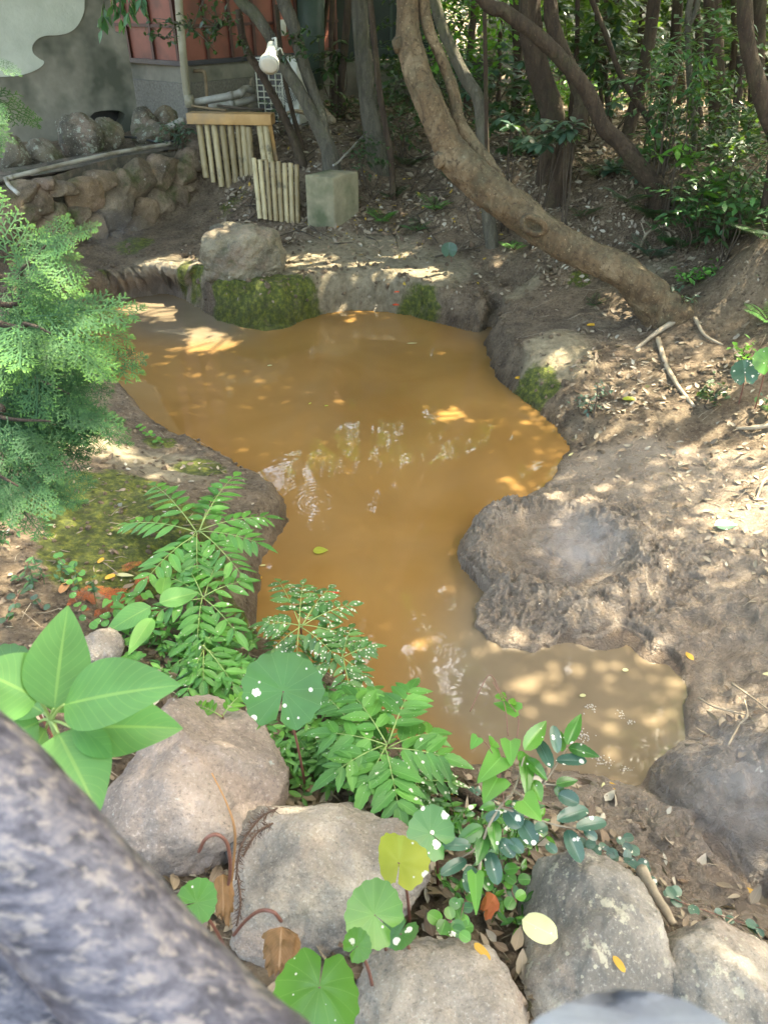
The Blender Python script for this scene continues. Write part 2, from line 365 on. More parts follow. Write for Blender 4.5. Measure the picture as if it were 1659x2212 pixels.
def height(x, y, detail=True):
    sd = shore_sd(x, y) + .035 * fbm2(x, y, 5, 3) + .012 * fbm2(x, y, 22, 2)
    H = tps(x, y)
    w = np.clip(.10 + blobs(x, y, WB), .05, 1.0)
    h = np.where(sd > 0, .012 + (H - .012) * smooth(-.25, 1, sd / w) ** 1.0 - (H - .012) * smooth(-.25, 1, 0.0) * np.exp(-np.maximum(sd, 0) / .03), -.012 - .3 * smooth(0, .35, -sd))
    # ledge retained by the stone wall, behind its line
    t = (x - WALL_A[0]) * _wd[0] + (y - WALL_A[1]) * _wd[1]; q = (x - WALL_A[0]) * WALL_N[0] + (y - WALL_A[1]) * WALL_N[1]
    lm = smooth(-.05, -.16, q) * smooth(1.50, 1.38, t) * smooth(-3.2, -2.8, t)
    h = h * (1 - lm) + np.maximum(h, .84 + .1 * smooth(0, 1.2, -q)) * lm
    lm2 = smooth(.0, .1, q) * smooth(1.45, 1.2, t) * smooth(.9, .3, q) * smooth(-3, -2.4, t)
    h = np.where(sd > .1, h * (1 - lm2) + np.minimum(h, .32 + .25 * smooth(.6, 1.5, t)) * lm2, h)
    # mud volcano: raised ring round a shallow crater
    a = np.arctan2(y - CR[1], x - CR[0]); rr = np.hypot((x - CR[0]) / .27, (y - CR[1]) / .29) * (1 + .06 * np.sin(3 * a + 1) + .05 * np.sin(5 * a))
    ring = np.exp(-((rr - 1.32) / .36) ** 2) * (.068 + .016 * np.sin(a * 2 + 2.6) + .018 * np.cos(a - 3.4))
    h = h + ring * (sd > -.02)
    h = np.where(rr < 1.25, np.minimum(h, .026 + .075 * smooth(.80, 1.22, rr)), h)
    h = h + blobs(x, y, [(1030,1200,.04,.12,-.02),(1310,1350,.08,.14,.04),(1430,1385,.06,.15,.035),(1560,1690,.2,.16,.10),(1640,1660,.2,.2,.06),
        (1120,590,.3,.22,-.02),(1165,610,.33,.09,.08),(1230,600,.36,.13,.10),(1130,575,.36,.09,.08,.10),(1200,745,.24,.20,.07),(1120,760,.2,.12,.04),(560,650,.25,.25,.05)])
    h = h - .34 * np.exp(-(((x - P(1118,612,.25)[0]) / .10) ** 2 + ((y - P(1118,612,.25)[1]) / .09) ** 2)) * (sd > 0)
    h = h - .22 * np.exp(-(((x - P(1062,668,.15)[0]) / .05) ** 2 + ((y - P(1062,668,.15)[1]) / .16) ** 2)) * (sd > 0)
    if detail:
        land = smooth(0, .08, sd); md = mudmask(x, y)
        far = 1 - smooth(9, 14, y)
        h = h + land * far * (.028 * fbm2(x, y, 3.1, 4, 5) + (1 - md) * .016 * fbm2(x, y, 13, 4, 9) + (1 - md) * .006 * fbm2(x, y, 45, 3, 2))
        steep = smooth(.35, .0, sd) * smooth(4.2, 5.0, y)
        h = h + land * steep * .05 * (1 - np.abs(fbm2(x, y, 9, 4, 31))) - land * steep * .03
        cr = smooth(.9, 1.15, rr) * smooth(3.0, 1.6, rr)
        h = h + cr * smooth(-.02, .04, sd) * (.022 * (.6 - np.minimum(1, 3 * np.abs(fbm2(x, y, 14, 3, 3)))) + .018 * (.6 - np.minimum(1, 3 * np.abs(fbm2(x, y, 42, 3, 4)))))
        lo = md * land * (1 - cr) * smooth(3.4, 2.4, y)
        h = h + lo * (.030 * (.6 - np.minimum(1, 3 * np.abs(fbm2(x, y, 7, 3, 6)))) + .012 * fbm2(x, y, 36, 3, 8))
        h = np.where(rr < 1.2, h + .004 * np.sin(rr * 14 + a * 3 + 3 * fbm2(x, y, 6, 2)) * smooth(1.2, .9, rr), h)
        h = np.where(rr < 1.25, np.maximum(h, .014), h)
    return h
MUDB = [(1195,1190,.05,.75,1.6),(1400,1250,.1,.6,1.5),(1330,1060,.1,.4,.8),(1500,1100,.1,.5,.8),(1600,1300,.1,.6,1.5),(1560,1500,.1,.4,1.5),(1560,1700,.2,.5,1.6),(1620,1850,.1,.4,1.5),
 (1330,1740,.1,.22,1.2),(1450,1850,.12,.22,1.1),(1560,1950,.15,.2,.9),(1220,1720,.1,.15,.8),(1100,1690,.1,.15,.5),(350,600,.15,.4,.5),(440,640,.05,.2,.5)]
def mudmask(x, y): return smooth(.35, .75, blobs(x, y, MUDB) + .18 * fbm2(x, y, 4, 3, 12))
MOSSB = [(560,650,.22,.34,1.3),(650,655,.18,.30,1.1),(500,625,.25,.22,1.0),(880,655,.15,.26,.75),(770,660,.18,.3,.85),(820,650,.2,.25,.5),(930,660,.1,.2,.35),(225,590,.25,.12,.8),(290,530,.3,.25,.9),(400,572,.28,.08,.8),(500,470,.4,.3,.6),
 (1150,825,.15,.16,.85),(1230,805,.2,.2,.45),(1110,850,.05,.15,.8),(1250,610,.38,.12,1.0),(1230,930,.08,.12,.6),(1490,950,.2,.15,.5),
 (230,1080,.33,.26,1.9),(330,1170,.3,.24,1.8),(200,1180,.38,.18,1.1),(420,1010,.2,.14,1.0),(300,1230,.35,.2,1.1),(460,1000,.2,.1,.9),(530,1350,.1,.10,.9),(160,1080,.38,.15,.9),(340,950,.2,.1,1.1),(440,1240,.25,.12,.7),(150,1250,.4,.15,.5),(600,1730,.2,.1,.9),(430,580,.3,.15,.8)]
def mossmask(x, y): return smooth(.35, .8, blobs(x, y, MOSSB) + .30 * fbm2(x, y, 6, 4, 22))
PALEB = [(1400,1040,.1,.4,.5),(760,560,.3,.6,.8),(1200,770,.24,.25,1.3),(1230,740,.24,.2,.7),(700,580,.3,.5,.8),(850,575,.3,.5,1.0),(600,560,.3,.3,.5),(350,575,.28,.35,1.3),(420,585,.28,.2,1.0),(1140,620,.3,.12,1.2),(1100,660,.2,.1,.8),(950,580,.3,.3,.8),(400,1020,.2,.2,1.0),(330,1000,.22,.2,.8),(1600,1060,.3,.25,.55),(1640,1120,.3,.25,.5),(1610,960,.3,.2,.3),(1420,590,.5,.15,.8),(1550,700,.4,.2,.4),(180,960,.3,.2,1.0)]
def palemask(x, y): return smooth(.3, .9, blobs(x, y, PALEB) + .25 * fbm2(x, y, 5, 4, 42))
# ------------------------------------------------------------------ ground sheet
U = np.concatenate([np.linspace(-8, -.9, 60)[:-1], np.linspace(-.78, .78, 620), np.linspace(.9, 8, 60)[1:]])
y0, y1 = -1.45, 11.0
YR = np.concatenate([y0 - .35 + .6 * np.exp(np.linspace(0, np.log((y1 - y0 + .6) / .6), 900)) + .0 - .25, 11.0 + np.cumsum(1.03 ** np.arange(120) * .10), 200 * np.array([.5, .8, 1.2])])
UU, YY = np.meshgrid(U, YR); XX = UU * (YY + 2.6)
ZZ = height(XX, YY)
nr, nc = XX.shape
SDV = shore_sd(XX, YY)
stp = smooth(.45, .05, np.abs(SDV - .05)) * smooth(.0, .12, ZZ)
wob = .045 + .035 * smooth(4.3, 4.8, YY)
DX = stp * wob * fbm(np.stack([XX * 6, YY * 6, ZZ * 9], -1), 3); DY = stp * wob * fbm(np.stack([XX * 6 + 40, YY * 6, ZZ * 9], -1), 4)
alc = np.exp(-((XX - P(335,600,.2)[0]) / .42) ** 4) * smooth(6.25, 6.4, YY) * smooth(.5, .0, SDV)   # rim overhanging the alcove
DY = DY - .24 * alc * smooth(.10, .24, ZZ) * (1 + .5 * fbm2(XX, ZZ, 9, 3)) * .8
V = np.stack([XX + DX, YY + DY, ZZ], -1).reshape(-1, 3)
ii = (np.arange(nr - 1)[:, None] * nc + np.arange(nc - 1)[None])
F = np.stack([ii, ii + 1, ii + nc + 1, ii + nc], -1).reshape(-1, 4)
m, t, p, oc, out = newmat('soil')
moss, mud, pale, wet_and_shade = attr(t, 'moss'), attr(t, 'mud'), attr(t, 'pale'), attr(t, 'wet_and_shade')
soil = ramp(t, noise(t, 7, 7, .65, oc), [(.30, (.08, .052, .032)), (.47, (.175, .125, .08)), (.6, (.25, .185, .12)), (.74, (.36, .275, .185))])
soil = mix(t, ramp(t, noise(t, 55, 5, .7, oc), [(.50, 0), (.66, .75)]), soil, (.33, .26, .18)); soil = mix(t, ramp(t, noise(t, 38, 5, .7, oc), [(.34, .8), (.46, 0)]), soil, (.045, .028, .018))
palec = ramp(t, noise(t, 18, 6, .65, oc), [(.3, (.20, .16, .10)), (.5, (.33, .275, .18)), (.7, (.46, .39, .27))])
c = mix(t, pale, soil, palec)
mudc = ramp(t, noise(t, 9, 6, .6, oc), [(.3, (.225, .175, .132)), (.7, (.34, .275, .215))])
c = mix(t, mud, c, mudc)
mossc = ramp(t, noise(t, 28, 6, .7, oc), [(.3, (.03, .045, .008)), (.5, (.10, .13, .016)), (.66, (.26, .28, .035))])
mf = ramp(t, mth(t, 'ADD', mth(t, 'MULTIPLY', moss, .50), mth(t, 'MULTIPLY', noise(t, 11, 7, .75, oc), 1.1)), [(.76, 0), (1.02, .95)])
c = mix(t, mf, c, mossc)
c = mix(t, mth(t, 'MULTIPLY', wet_and_shade, .6), c, mix(t, 1.0, c, (.55, .48, .42), 'MULTIPLY'))
rgh = mix(t, mud, (.9, .9, .9), ramp(t, noise(t, 9, 4, .6, oc), [(.35, .16), (.65, .42)]))
rgh = mix(t, wet_and_shade, rgh, (.28, .28, .28))
b1 = bump(t, noise(t, 22, 9, .72, oc), .9, .04)
b2 = bump(t, noise(t, 150, 4, .7, oc), .35, .006, b1)
b3 = bump(t, noise(t, 46, 7, .66, oc, 1.2), .9, .016)
nm = nd(t, 'Mix', data_type='VECTOR'); t.links.new(mud, nm.inputs[0]); t.links.new(b2, nm.inputs[4]); t.links.new(b3, nm.inputs[5])
setp(t, p, Base_Color=c, Roughness=rgh, Normal=nm.outputs[1]); M['soil'] = m
me = bpy.data.meshes.new('ground'); me.vertices.add(len(V)); me.vertices.foreach_set('co', V.astype(np.float32).ravel())
me.loops.add(F.size); me.loops.foreach_set('vertex_index', F.ravel().astype(np.int32))
me.polygons.add(len(F)); me.polygons.foreach_set('loop_start', np.arange(0, F.size, 4, dtype=np.int32)); me.polygons.foreach_set('loop_total', np.full(len(F), 4, dtype=np.int32))
me.polygons.foreach_set('use_smooth', np.ones(len(F), bool))
for nm_, arr in (('moss', mossmask(XX, YY)), ('mud', np.maximum(mudmask(XX, YY), alc * smooth(.27, .20, ZZ))), ('pale', palemask(XX, YY)), ('wet_and_shade', np.maximum(smooth(.05, .0, SDV + .01 * fbm2(XX, YY, 20, 2)), alc * smooth(.27, .20, ZZ)))):  # alcove wall under the rim: wet mud, also darkened for the overhang's shade
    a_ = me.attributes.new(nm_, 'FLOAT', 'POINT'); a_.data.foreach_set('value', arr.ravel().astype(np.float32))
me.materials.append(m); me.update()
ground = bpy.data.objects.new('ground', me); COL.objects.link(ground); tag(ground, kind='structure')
_gx, _gy, _gz = XX, YY, ZZ
def gz(x, y):
    x = np.atleast_1d(np.asarray(x, float)); y = np.atleast_1d(np.asarray(y, float)); return height(x, y)
def G(px, py, z=.3):
    """ground point under a photo pixel"""
    for _ in range(12):
        p_ = P(px, py, z); zn = float(gz(p_[0], p_[1])[0]); z = .5 * z + .5 * zn
    return P(px, py, z)
# finely modelled wet mud of the bubbling mound, laid just over the ground sheet
def fine_mud(name, c0, hx0, hx1, hy0, hy1, step, amp):
    gx_ = np.arange(c0[0] + hx0, c0[0] + hx1, step); gy_ = np.arange(c0[1] + hy0, c0[1] + hy1, step); X_, Y_ = np.meshgrid(gx_, gy_); sd = shore_sd(X_, Y_) + .035 * fbm2(X_, Y_, 5, 3) + .012 * fbm2(X_, Y_, 22, 2)
    rr = np.hypot((X_ - CR[0]) / .27, (Y_ - CR[1]) / .29); inn = smooth(1.15, .85, rr) * (name == 'mud_mound')
    ed = np.minimum(np.minimum(X_ - gx_[0], gx_[-1] - X_), np.minimum(Y_ - gy_[0], gy_[-1] - Y_)) + .10 * fbm2(X_, Y_, 5, 3); w_ = smooth(.02, .30, ed)
    bil = lambda f, o, s_: np.minimum(1, 2.6 * np.abs(fbm2(X_, Y_, f, o, s_)))
    lump = .75 * .014 * bil(9, 3, 3.1) + .011 * bil(30, 3, 6.7) + .008 * bil(52, 2, 1.9); swirl = .006 * np.sin(rr * 11 + np.arctan2(Y_ - CR[1], X_ - CR[0]) * 2 + 5 * fbm2(X_, Y_, 4, 2)) + .006 * fbm2(X_, Y_, 10, 2)
    aa_ = np.arctan2(Y_ - CR[1], X_ - CR[0]); dens = .22 + .78 * smooth(2.4, 1.2, rr) * np.clip(.5 - .75 * np.cos(aa_ + .55), 0, 1) if name == 'mud_mound' else .8
    Z_ = height(X_, Y_) + .004 - .03 * (1 - w_) + amp * w_ * smooth(-.03, .05, sd) * ((1 - inn) * lump * dens + inn * swirl) ; Z_ = np.where(sd < -.02, Z_ - .02, Z_); Z_ = np.where(rr < 1.2, np.maximum(Z_, .012), Z_) if name == 'mud_mound' else Z_
    n1, n2 = X_.shape; ii = (np.arange(n1 - 1)[:, None] * n2 + np.arange(n2 - 1)[None]); F_ = np.stack([ii, ii + 1, ii + n2 + 1, ii + n2], -1).reshape(-1, 4); mb = MB(); mb.add(np.stack([X_ + .012 * fbm2(X_, Y_, 20, 2, 3), Y_ + .012 * fbm2(X_, Y_, 20, 2, 7), Z_], -1).reshape(-1, 3), F_); o = mb.build(name, 'soil')
    for nm_, arr in (('moss', 0 * X_), ('mud', 1 + 0 * X_ if name == 'mud_mound' else mudmask(X_, Y_)), ('pale', 0 * X_), ('wet_and_shade', .5 * inn)): a_ = o.data.attributes.new(nm_, 'FLOAT', 'POINT'); a_.data.foreach_set('value', np.asarray(arr, dtype=np.float32).ravel())
    tag(o, kind='structure')
fine_mud('mud_mound', CR, -.68, .95, -.85, .62, .0055, 1.0)
fine_mud('mud_bank', P(1540, 1720, .15), -.5, .62, -.42, .5, .005, 1.3)
# ------------------------------------------------------------------ water sheet (opaque muddy spring water)
wx = np.linspace(-3.4, 3.6, 350); wy = np.linspace(.6, 7.4, 340); WX, WY = np.meshgrid(wx, wy)
sdw = shore_sd(WX, WY)
V = np.stack([WX, WY, np.zeros_like(WX)], -1).reshape(-1, 3); nc = len(wx)
ii = (np.arange(len(wy) - 1)[:, None] * nc + np.arange(nc - 1)[None]); F = np.stack([ii, ii + 1, ii + nc + 1, ii + nc], -1).reshape(-1, 4)
GREYB = [(1250,1520,0,.42,1.4),(1400,1600,0,.4,1.4),(1060,1300,0,.22,.6),(1150,1430,0,.3,.9),(380,690,0,.45,1.3),(470,720,0,.3,.7),(1000,1480,0,.3,.35),(1040,718,0,.2,.7),(1500,1850,0,.4,1.3),(650,1150,0,.4,.25),(330,650,0,.3,.8)]
grey = np.clip(blobs(WX, WY, GREYB) + .25 * fbm2(WX, WY, 2.2, 4, 3), 0, 1)
m, t, p, oc, out = newmat('muddy_water')
gcol = mix(t, attr(t, 'grey'), ramp(t, noise(t, 1.3, 4, .55, oc, .6), [(.3, (.20, .106, .031)), (.7, (.265, .148, .05))]), ramp(t, noise(t, 2.5, 4, .55, oc), [(.3, (.135, .102, .066)), (.7, (.18, .138, .092))]))
gcol = mix(t, ramp(t, voro(t, 38, oc).outputs['Distance'], [(.035, .0), (.04, 0)]), gcol, (.5, .4, .3))
q = P(690, 1085); q2 = P(1000, 1200)
def rings(c0, fr):
    dv = nd(t, 'VectorMath', {0: oc, 1: (float(c0[0]), float(c0[1]), 0)}, operation='SUBTRACT'); ln = nd(t, 'VectorMath', {0: dv.outputs[0]}, operation='LENGTH').outputs['Value']
    return mth(t, 'MULTIPLY', mth(t, 'SINE', mth(t, 'MULTIPLY', ln, fr)), mth(t, 'POWER', 2.718, mth(t, 'MULTIPLY', ln, -5.0)))
hgt = mth(t, 'ADD', mth(t, 'MULTIPLY', rings(q, 230), .12), mth(t, 'MULTIPLY', noise(t, 5.0, 3, .5, oc, .4), 1.6))
hgt = mth(t, 'ADD', hgt, mth(t, 'MULTIPLY', noise(t, 28, 2, .5, oc), .10))
setp(t, p, Base_Color=gcol, Roughness=.03, IOR=1.45, Specular_IOR_Level=.85, Normal=bump(t, hgt, .010, .03)); M['muddy_water'] = m
me = bpy.data.meshes.new('water'); me.from_pydata(V.tolist(), [], F.tolist()); me.polygons.foreach_set('use_smooth', np.ones(len(F), bool))
a_ = me.attributes.new('grey', 'FLOAT', 'POINT'); a_.data.foreach_set('value', grey.ravel().astype(np.float32)); me.materials.append(m)
water = bpy.data.objects.new('water', me); COL.objects.link(water); tag(water, kind='structure')
# ------------------------------------------------------------------ materials for objects
simple('concrete', (.15,.14,.11), (.27,.255,.205), 3.5, .85, .25, .006, dirt=(.07,.075,.055))
simple('plinth', (.12,.115,.095), (.24,.225,.19), 45, .9, .6, .006)
simple('pale_plaster', (.42,.45,.38), (.52,.55,.47), 5, .8, .35, .008)
simple('red_board', (.21,.066,.044), (.29,.09,.06), 6, .6, .15, .003, dirt=(.15,.05,.035))
simple('dark_batten', (.055,.022,.018), (.09,.035,.025), 9, .6, .15, .003)
simple('flashing', (.012,.016,.03), (.03,.035,.05), 9, .4)
simple('pvc_beige', (.34,.31,.22), (.42,.39,.29), 6, .45, .08, .002, dirt=(.25,.23,.16))
simple('pvc_grey', (.26,.25,.22), (.35,.34,.29), 9, .5, .1, .002, dirt=(.16,.14,.10))
simple('green_metal', (.035,.06,.045), (.06,.09,.07), 5, .55)
simple('dark_green_wall', (.02,.032,.026), (.04,.055,.045), 3, .7)
simple('white_enamel', (.45,.46,.41), (.56,.58,.52), 12, .35, .05, .001, dirt=(.42,.42,.36))
simple('grille_beige', (.36,.36,.27), (.48,.47,.38), 9, .5)
simple('black_plastic', (.012,.012,.013), (.03,.03,.03), 9, .45)
simple('lamp_glass', (.50,.48,.40), (.66,.63,.54), 9, .12)
simple('rust_pipe', (.16,.11,.06), (.26,.19,.11), 14, .7, .2, .003)
simple('steel', (.30,.30,.30), (.45,.45,.45), 14, .35, .05, .002, metallic=.8)
simple('wood_new', (.36,.20,.07), (.52,.32,.13), 6, .6, .15, .003, dirt=(.28,.20,.12))
simple('cut_wood', (.45,.33,.18), (.6,.45,.27), 12, .7)
simple('stick', (.24,.19,.13), (.40,.33,.24), 18, .8, .4, .004)
simple('dark_stick', (.045,.034,.022), (.09,.066,.045), 18, .8, .4, .004)
def stonemat(name, c1, c2, c3, moss=.0, sc=5, lich=.0, lcol=(.5,.5,.42), b=.7):
    m, t, p, oc, _ = newmat(name)
    col = ramp(t, noise(t, sc, 7, .62, oc, .3), [(.30, c1), (.52, c2), (.72, c3)])
    col = mix(t, mth(t, 'MULTIPLY', attr(t, 'var'), .55), col, mix(t, 1.0, col, (1.35, 1.05, .78), 'MULTIPLY'))
    col = mix(t, ramp(t, noise(t, sc * .55, 6, .6, oc, .5), [(.40, .75), (.52, 0)]), col, tuple(x * .62 for x in c1)); col = mix(t, ramp(t, noise(t, sc * .9, 5, .6, oc), [(.52, 0), (.66, .45)]), col, (.36, .25, .19))
    sp_ = noise(t, sc * 26, 6, .75, oc)
    col = mix(t, ramp(t, sp_, [(.34, .7), (.45, 0)]), col, tuple(x * .6 for x in c1))
    col = mix(t, ramp(t, sp_, [(.55, 0), (.70, .6)]), col, tuple(min(1, x * 1.5) for x in c3))
    if lich > 0:
        col = mix(t, ramp(t, noise(t, sc * 3.2, 6, .7, oc), [(.66 - .1 * lich, 0), (.70 - .1 * lich, .8)]), col, lcol)
        vo = voro(t, sc * 9, oc); rd = mth(t, 'MULTIPLY', nd(t, 'SeparateXYZ', {'Vector': vo.outputs['Color']}).outputs[0], .30 * lich)
        col = mix(t, mth(t, 'MULTIPLY', mth(t, 'LESS_THAN', vo.outputs['Distance'], rd), .75), col, lcol)
    if moss > 0:
        gn = nd(t, 'NewGeometry').outputs['Position']
        col = mix(t, mth(t, 'MULTIPLY', ramp(t, noise(t, 3.1, 5, .65, oc), [(.62 - .2 * moss, 0), (.75 - .2 * moss, 1)]), .85), col, ramp(t, noise(t, 40, 4, .6, oc), [(.3, (.03,.04,.012)), (.7, (.09,.11,.03))]))
    bb = bump(t, noise(t, sc * 5, 8, .68, oc), b, .02); bb = bump(t, noise(t, sc * 30, 4, .7, oc), b * .6, .004, bb)
    setp(t, p, Base_Color=col, Roughness=.85, Normal=bb); M[name] = m
stonemat('wall_stone', (.105,.083,.058), (.20,.158,.11), (.31,.25,.18), moss=.45, sc=4, lich=.15)
stonemat('row_stone', (.085,.076,.058), (.155,.14,.105), (.235,.215,.165), moss=.35, sc=4, lich=.95, lcol=(.34,.36,.29))
stonemat('boulder', (.19,.175,.155), (.34,.315,.28), (.48,.45,.40), sc=5, lich=.22, lcol=(.48,.46,.38))
stonemat('pink_boulder', (.165,.142,.128), (.30,.26,.235), (.45,.385,.34), sc=3.5, lich=.12, lcol=(.42,.45,.42))
stonemat('spotted_boulder', (.20,.19,.17), (.36,.34,.30), (.46,.43,.375), sc=4.5, lich=.65, lcol=(.52,.48,.36))
stonemat('pale_boulder', (.17,.155,.11), (.30,.275,.20), (.42,.39,.29), moss=.15, sc=5, lich=.1, b=1.0)
stonemat('mortar', (.06,.058,.048), (.11,.105,.085), (.17,.16,.13), moss=.2, sc=9)
def barkmat(name, c1, c2, c3, moss=.3, mc=(.10,.11,.045), sc=(14, 3.0), fl=0.0):
    m, t, p, oc, _ = newmat(name)
    uv = nd(t, 'TexCoord').outputs['UV']; mp = nd(t, 'Mapping', {'Vector': oc, 'Scale': (sc[0], sc[0], sc[1])}).outputs[0]
    n = noise(t, 1.0, 8, .65, mp, .8)
    col = ramp(t, n, [(.30, c1), (.5, c2), (.72, c3)])
    col = mix(t, mth(t, 'MULTIPLY', ramp(t, noise(t, 4, 5, .7, oc), [(.5, 0), (.62, .8)]), moss), col, mc)
    col = mix(t, ramp(t, noise(t, 70, 3, .6, oc), [(.62, 0), (.72, .45)]), col, tuple(min(1, x * 2.2) for x in c3))
    crack = ramp(t, voro(t, 1.3, mp, 'DISTANCE_TO_EDGE').outputs[0], [(.0, 0), (.05, 1)])
    col = mix(t, mth(t, 'MULTIPLY', mth(t, 'SUBTRACT', 1.0, crack), .35), col, c1)
    if name == 'bark_main':
        nz = nd(t, 'SeparateXYZ', {'Vector': nd(t, 'NewGeometry').outputs['Normal']}).outputs[2]
        up_ = mth(t, 'ADD', nz, mth(t, 'MULTIPLY', noise(t, 6, 6, .7, oc), 1.4)); col = mix(t, ramp(t, up_, [(1.0, 0), (1.35, .8)]) if False else mth(t, 'MULTIPLY', mth(t, 'SMOOTH_MAX', 0.0, mth(t, 'MINIMUM', mth(t, 'MULTIPLY', mth(t, 'SUBTRACT', up_, 1.0), 2.4), 1.0), .05), .5), col, ramp(t, noise(t, 24, 6, .7, oc), [(.35, (.035,.034,.022)), (.6, (.10,.098,.062)), (.7, (.26,.25,.18))]))
        col = mix(t, ramp(t, noise(t, 30, 5, .7, oc), [(.36, .8), (.46, 0)]), col, (.05,.03,.016))
    bb = bump(t, n, .8, .03); bb = bump(t, noise(t, 55, 6, .65, oc), .6, .008, bb)
    setp(t, p, Base_Color=col, Roughness=.88, Normal=bb); M[name] = m
barkmat('bark_main', (.06,.036,.018), (.165,.108,.056), (.30,.225,.135), .6, (.085,.08,.045), (7, 4))
barkmat('bark_brown', (.030,.019,.012), (.062,.040,.025), (.105,.072,.045), .25)
barkmat('bark_grey', (.05,.045,.034), (.105,.095,.07), (.17,.155,.115), .5)
def bamboomat():
    m, t, p, oc, _ = newmat('bamboo')
    mp = nd(t, 'Mapping', {'Vector': oc, 'Scale': (40, 40, 2.5)}).outputs[0]
    col = ramp(t, attr(t, 'var'), [(0, (.22,.165,.08)), (.5, (.36,.29,.16)), (1, (.46,.39,.23))])
    col = mix(t, .5, col, ramp(t, noise(t, 1, 5, .6, mp), [(.3, .55), (.7, 1.3)]), 'MULTIPLY')
    col = mix(t, ramp(t, noise(t, 6, 4, .65, oc), [(.58, 0), (.68, .75)]), col, (.045,.038,.022))
    setp(t, p, Base_Color=col, Roughness=.55, Normal=bump(t, noise(t, 1, 4, .6, mp), .2, .003)); M['bamboo'] = m
bamboomat()
simple('bamboo_dark', (.03,.022,.012), (.07,.05,.03), 30, .8)
simple('block_concrete', (.18,.165,.105), (.30,.27,.175), 6, .9, .5, .006, dirt=(.10,.115,.06))
# leaf materials
leafmat('leaf_canopy', [(.03,.08,.015), (.05,.12,.02), (.08,.17,.03)], trans=.35, rough=.4)
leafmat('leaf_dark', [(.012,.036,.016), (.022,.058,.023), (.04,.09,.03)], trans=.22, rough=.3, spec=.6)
leafmat('leaf_mid', [(.022,.075,.03), (.035,.11,.04), (.06,.16,.05)], trans=.25, rough=.35)
leafmat('leaf_blue', [(.03,.07,.05), (.05,.10,.07), (.08,.15,.10)], trans=.2, rough=.28, spec=.7)
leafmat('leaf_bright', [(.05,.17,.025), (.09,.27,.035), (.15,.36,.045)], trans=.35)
leafmat('leaf_compound', [(.045,.16,.035), (.075,.24,.048), (.13,.34,.06)], spots=.35, trans=.28, spot_scale=75, veinfreq=9)
leafmat('leaf_compound_spotted', [(.045,.13,.045), (.07,.19,.055), (.11,.25,.065)], spots=1.0, trans=.25, spot_scale=85, veinfreq=9)
leafmat('leaf_big', [(.075,.23,.07), (.105,.29,.08), (.15,.35,.075)], trans=.3, veinfreq=11, vcol=(.30,.50,.12), vein=.55)
leafmat('leaf_glossy', [(.025,.10,.025), (.05,.17,.03), (.10,.29,.03)], spots=.45, trans=.2, rough=.22, spot_scale=45, spec=.6)
leafmat('leaf_glossy_blue', [(.03,.085,.06), (.045,.11,.075), (.07,.145,.10)], spots=.8, trans=.12, rough=.25, spot_scale=48, spec=.6)
leafmat('leaf_round', [(.035,.12,.03), (.05,.16,.035), (.07,.2,.04)], spots=.75, trans=.2, rough=.3, spot_scale=34, radial=True, vcol=(.16,.32,.09), vein=.5)
leafmat('leaf_round_bright', [(.055,.17,.03), (.075,.21,.035), (.095,.24,.04)], spots=.3, trans=.3, rough=.3, spot_scale=40, radial=True, vcol=(.25,.42,.1), vein=.5)
leafmat('leaf_yellow', [(.46,.38,.05), (.36,.38,.05), (.24,.32,.04)], spots=.4, trans=.3, spot_scale=45, vein=.2)
leafmat('leaf_orange', [(.50,.22,.02), (.60,.33,.04), (.62,.42,.05)], trans=.2, vein=.2)
leafmat('leaf_red', [(.40,.02,.01), (.5,.05,.02), (.5,.06,.02)], trans=.1, vein=.2)
leafmat('leaf_pale', [(.42,.40,.20), (.5,.48,.24), (.55,.5,.28)], spots=.3, trans=.1, vein=.2)
leafmat('leaf_litter', [(.07,.045,.03), (.15,.10,.065), (.25,.19,.13), (.34,.28,.20), (.12,.07,.04), (.44,.40,.32)], trans=.05, rough=.7, vein=.15)
leafmat('leaf_litter_yellow', [(.42,.26,.03), (.50,.36,.05), (.35,.16,.03)], trans=.15, rough=.6, vein=.15)
leafmat('leaf_dead', [(.20,.09,.035), (.34,.17,.07), (.40,.23,.12)], trans=.1, rough=.7, vein=.3)
leafmat('leaf_dead_dark', [(.06,.032,.022), (.10,.055,.035), (.14,.08,.05)], trans=0, rough=.8, vein=0)
leafmat('leaf_dead_red', [(.34,.07,.02), (.42,.10,.03), (.5,.14,.04)], trans=.1, rough=.7, vein=.1)
leafmat('cypress_leaf', [(.016,.050,.024), (.030,.085,.032), (.085,.19,.035)], trans=.05, rough=.6, vein=0, spec=.15)
simple('petiole', (.20,.30,.08), (.32,.42,.14), 20, .5); simple('petiole_red', (.13,.05,.035), (.20,.08,.055), 20, .5)
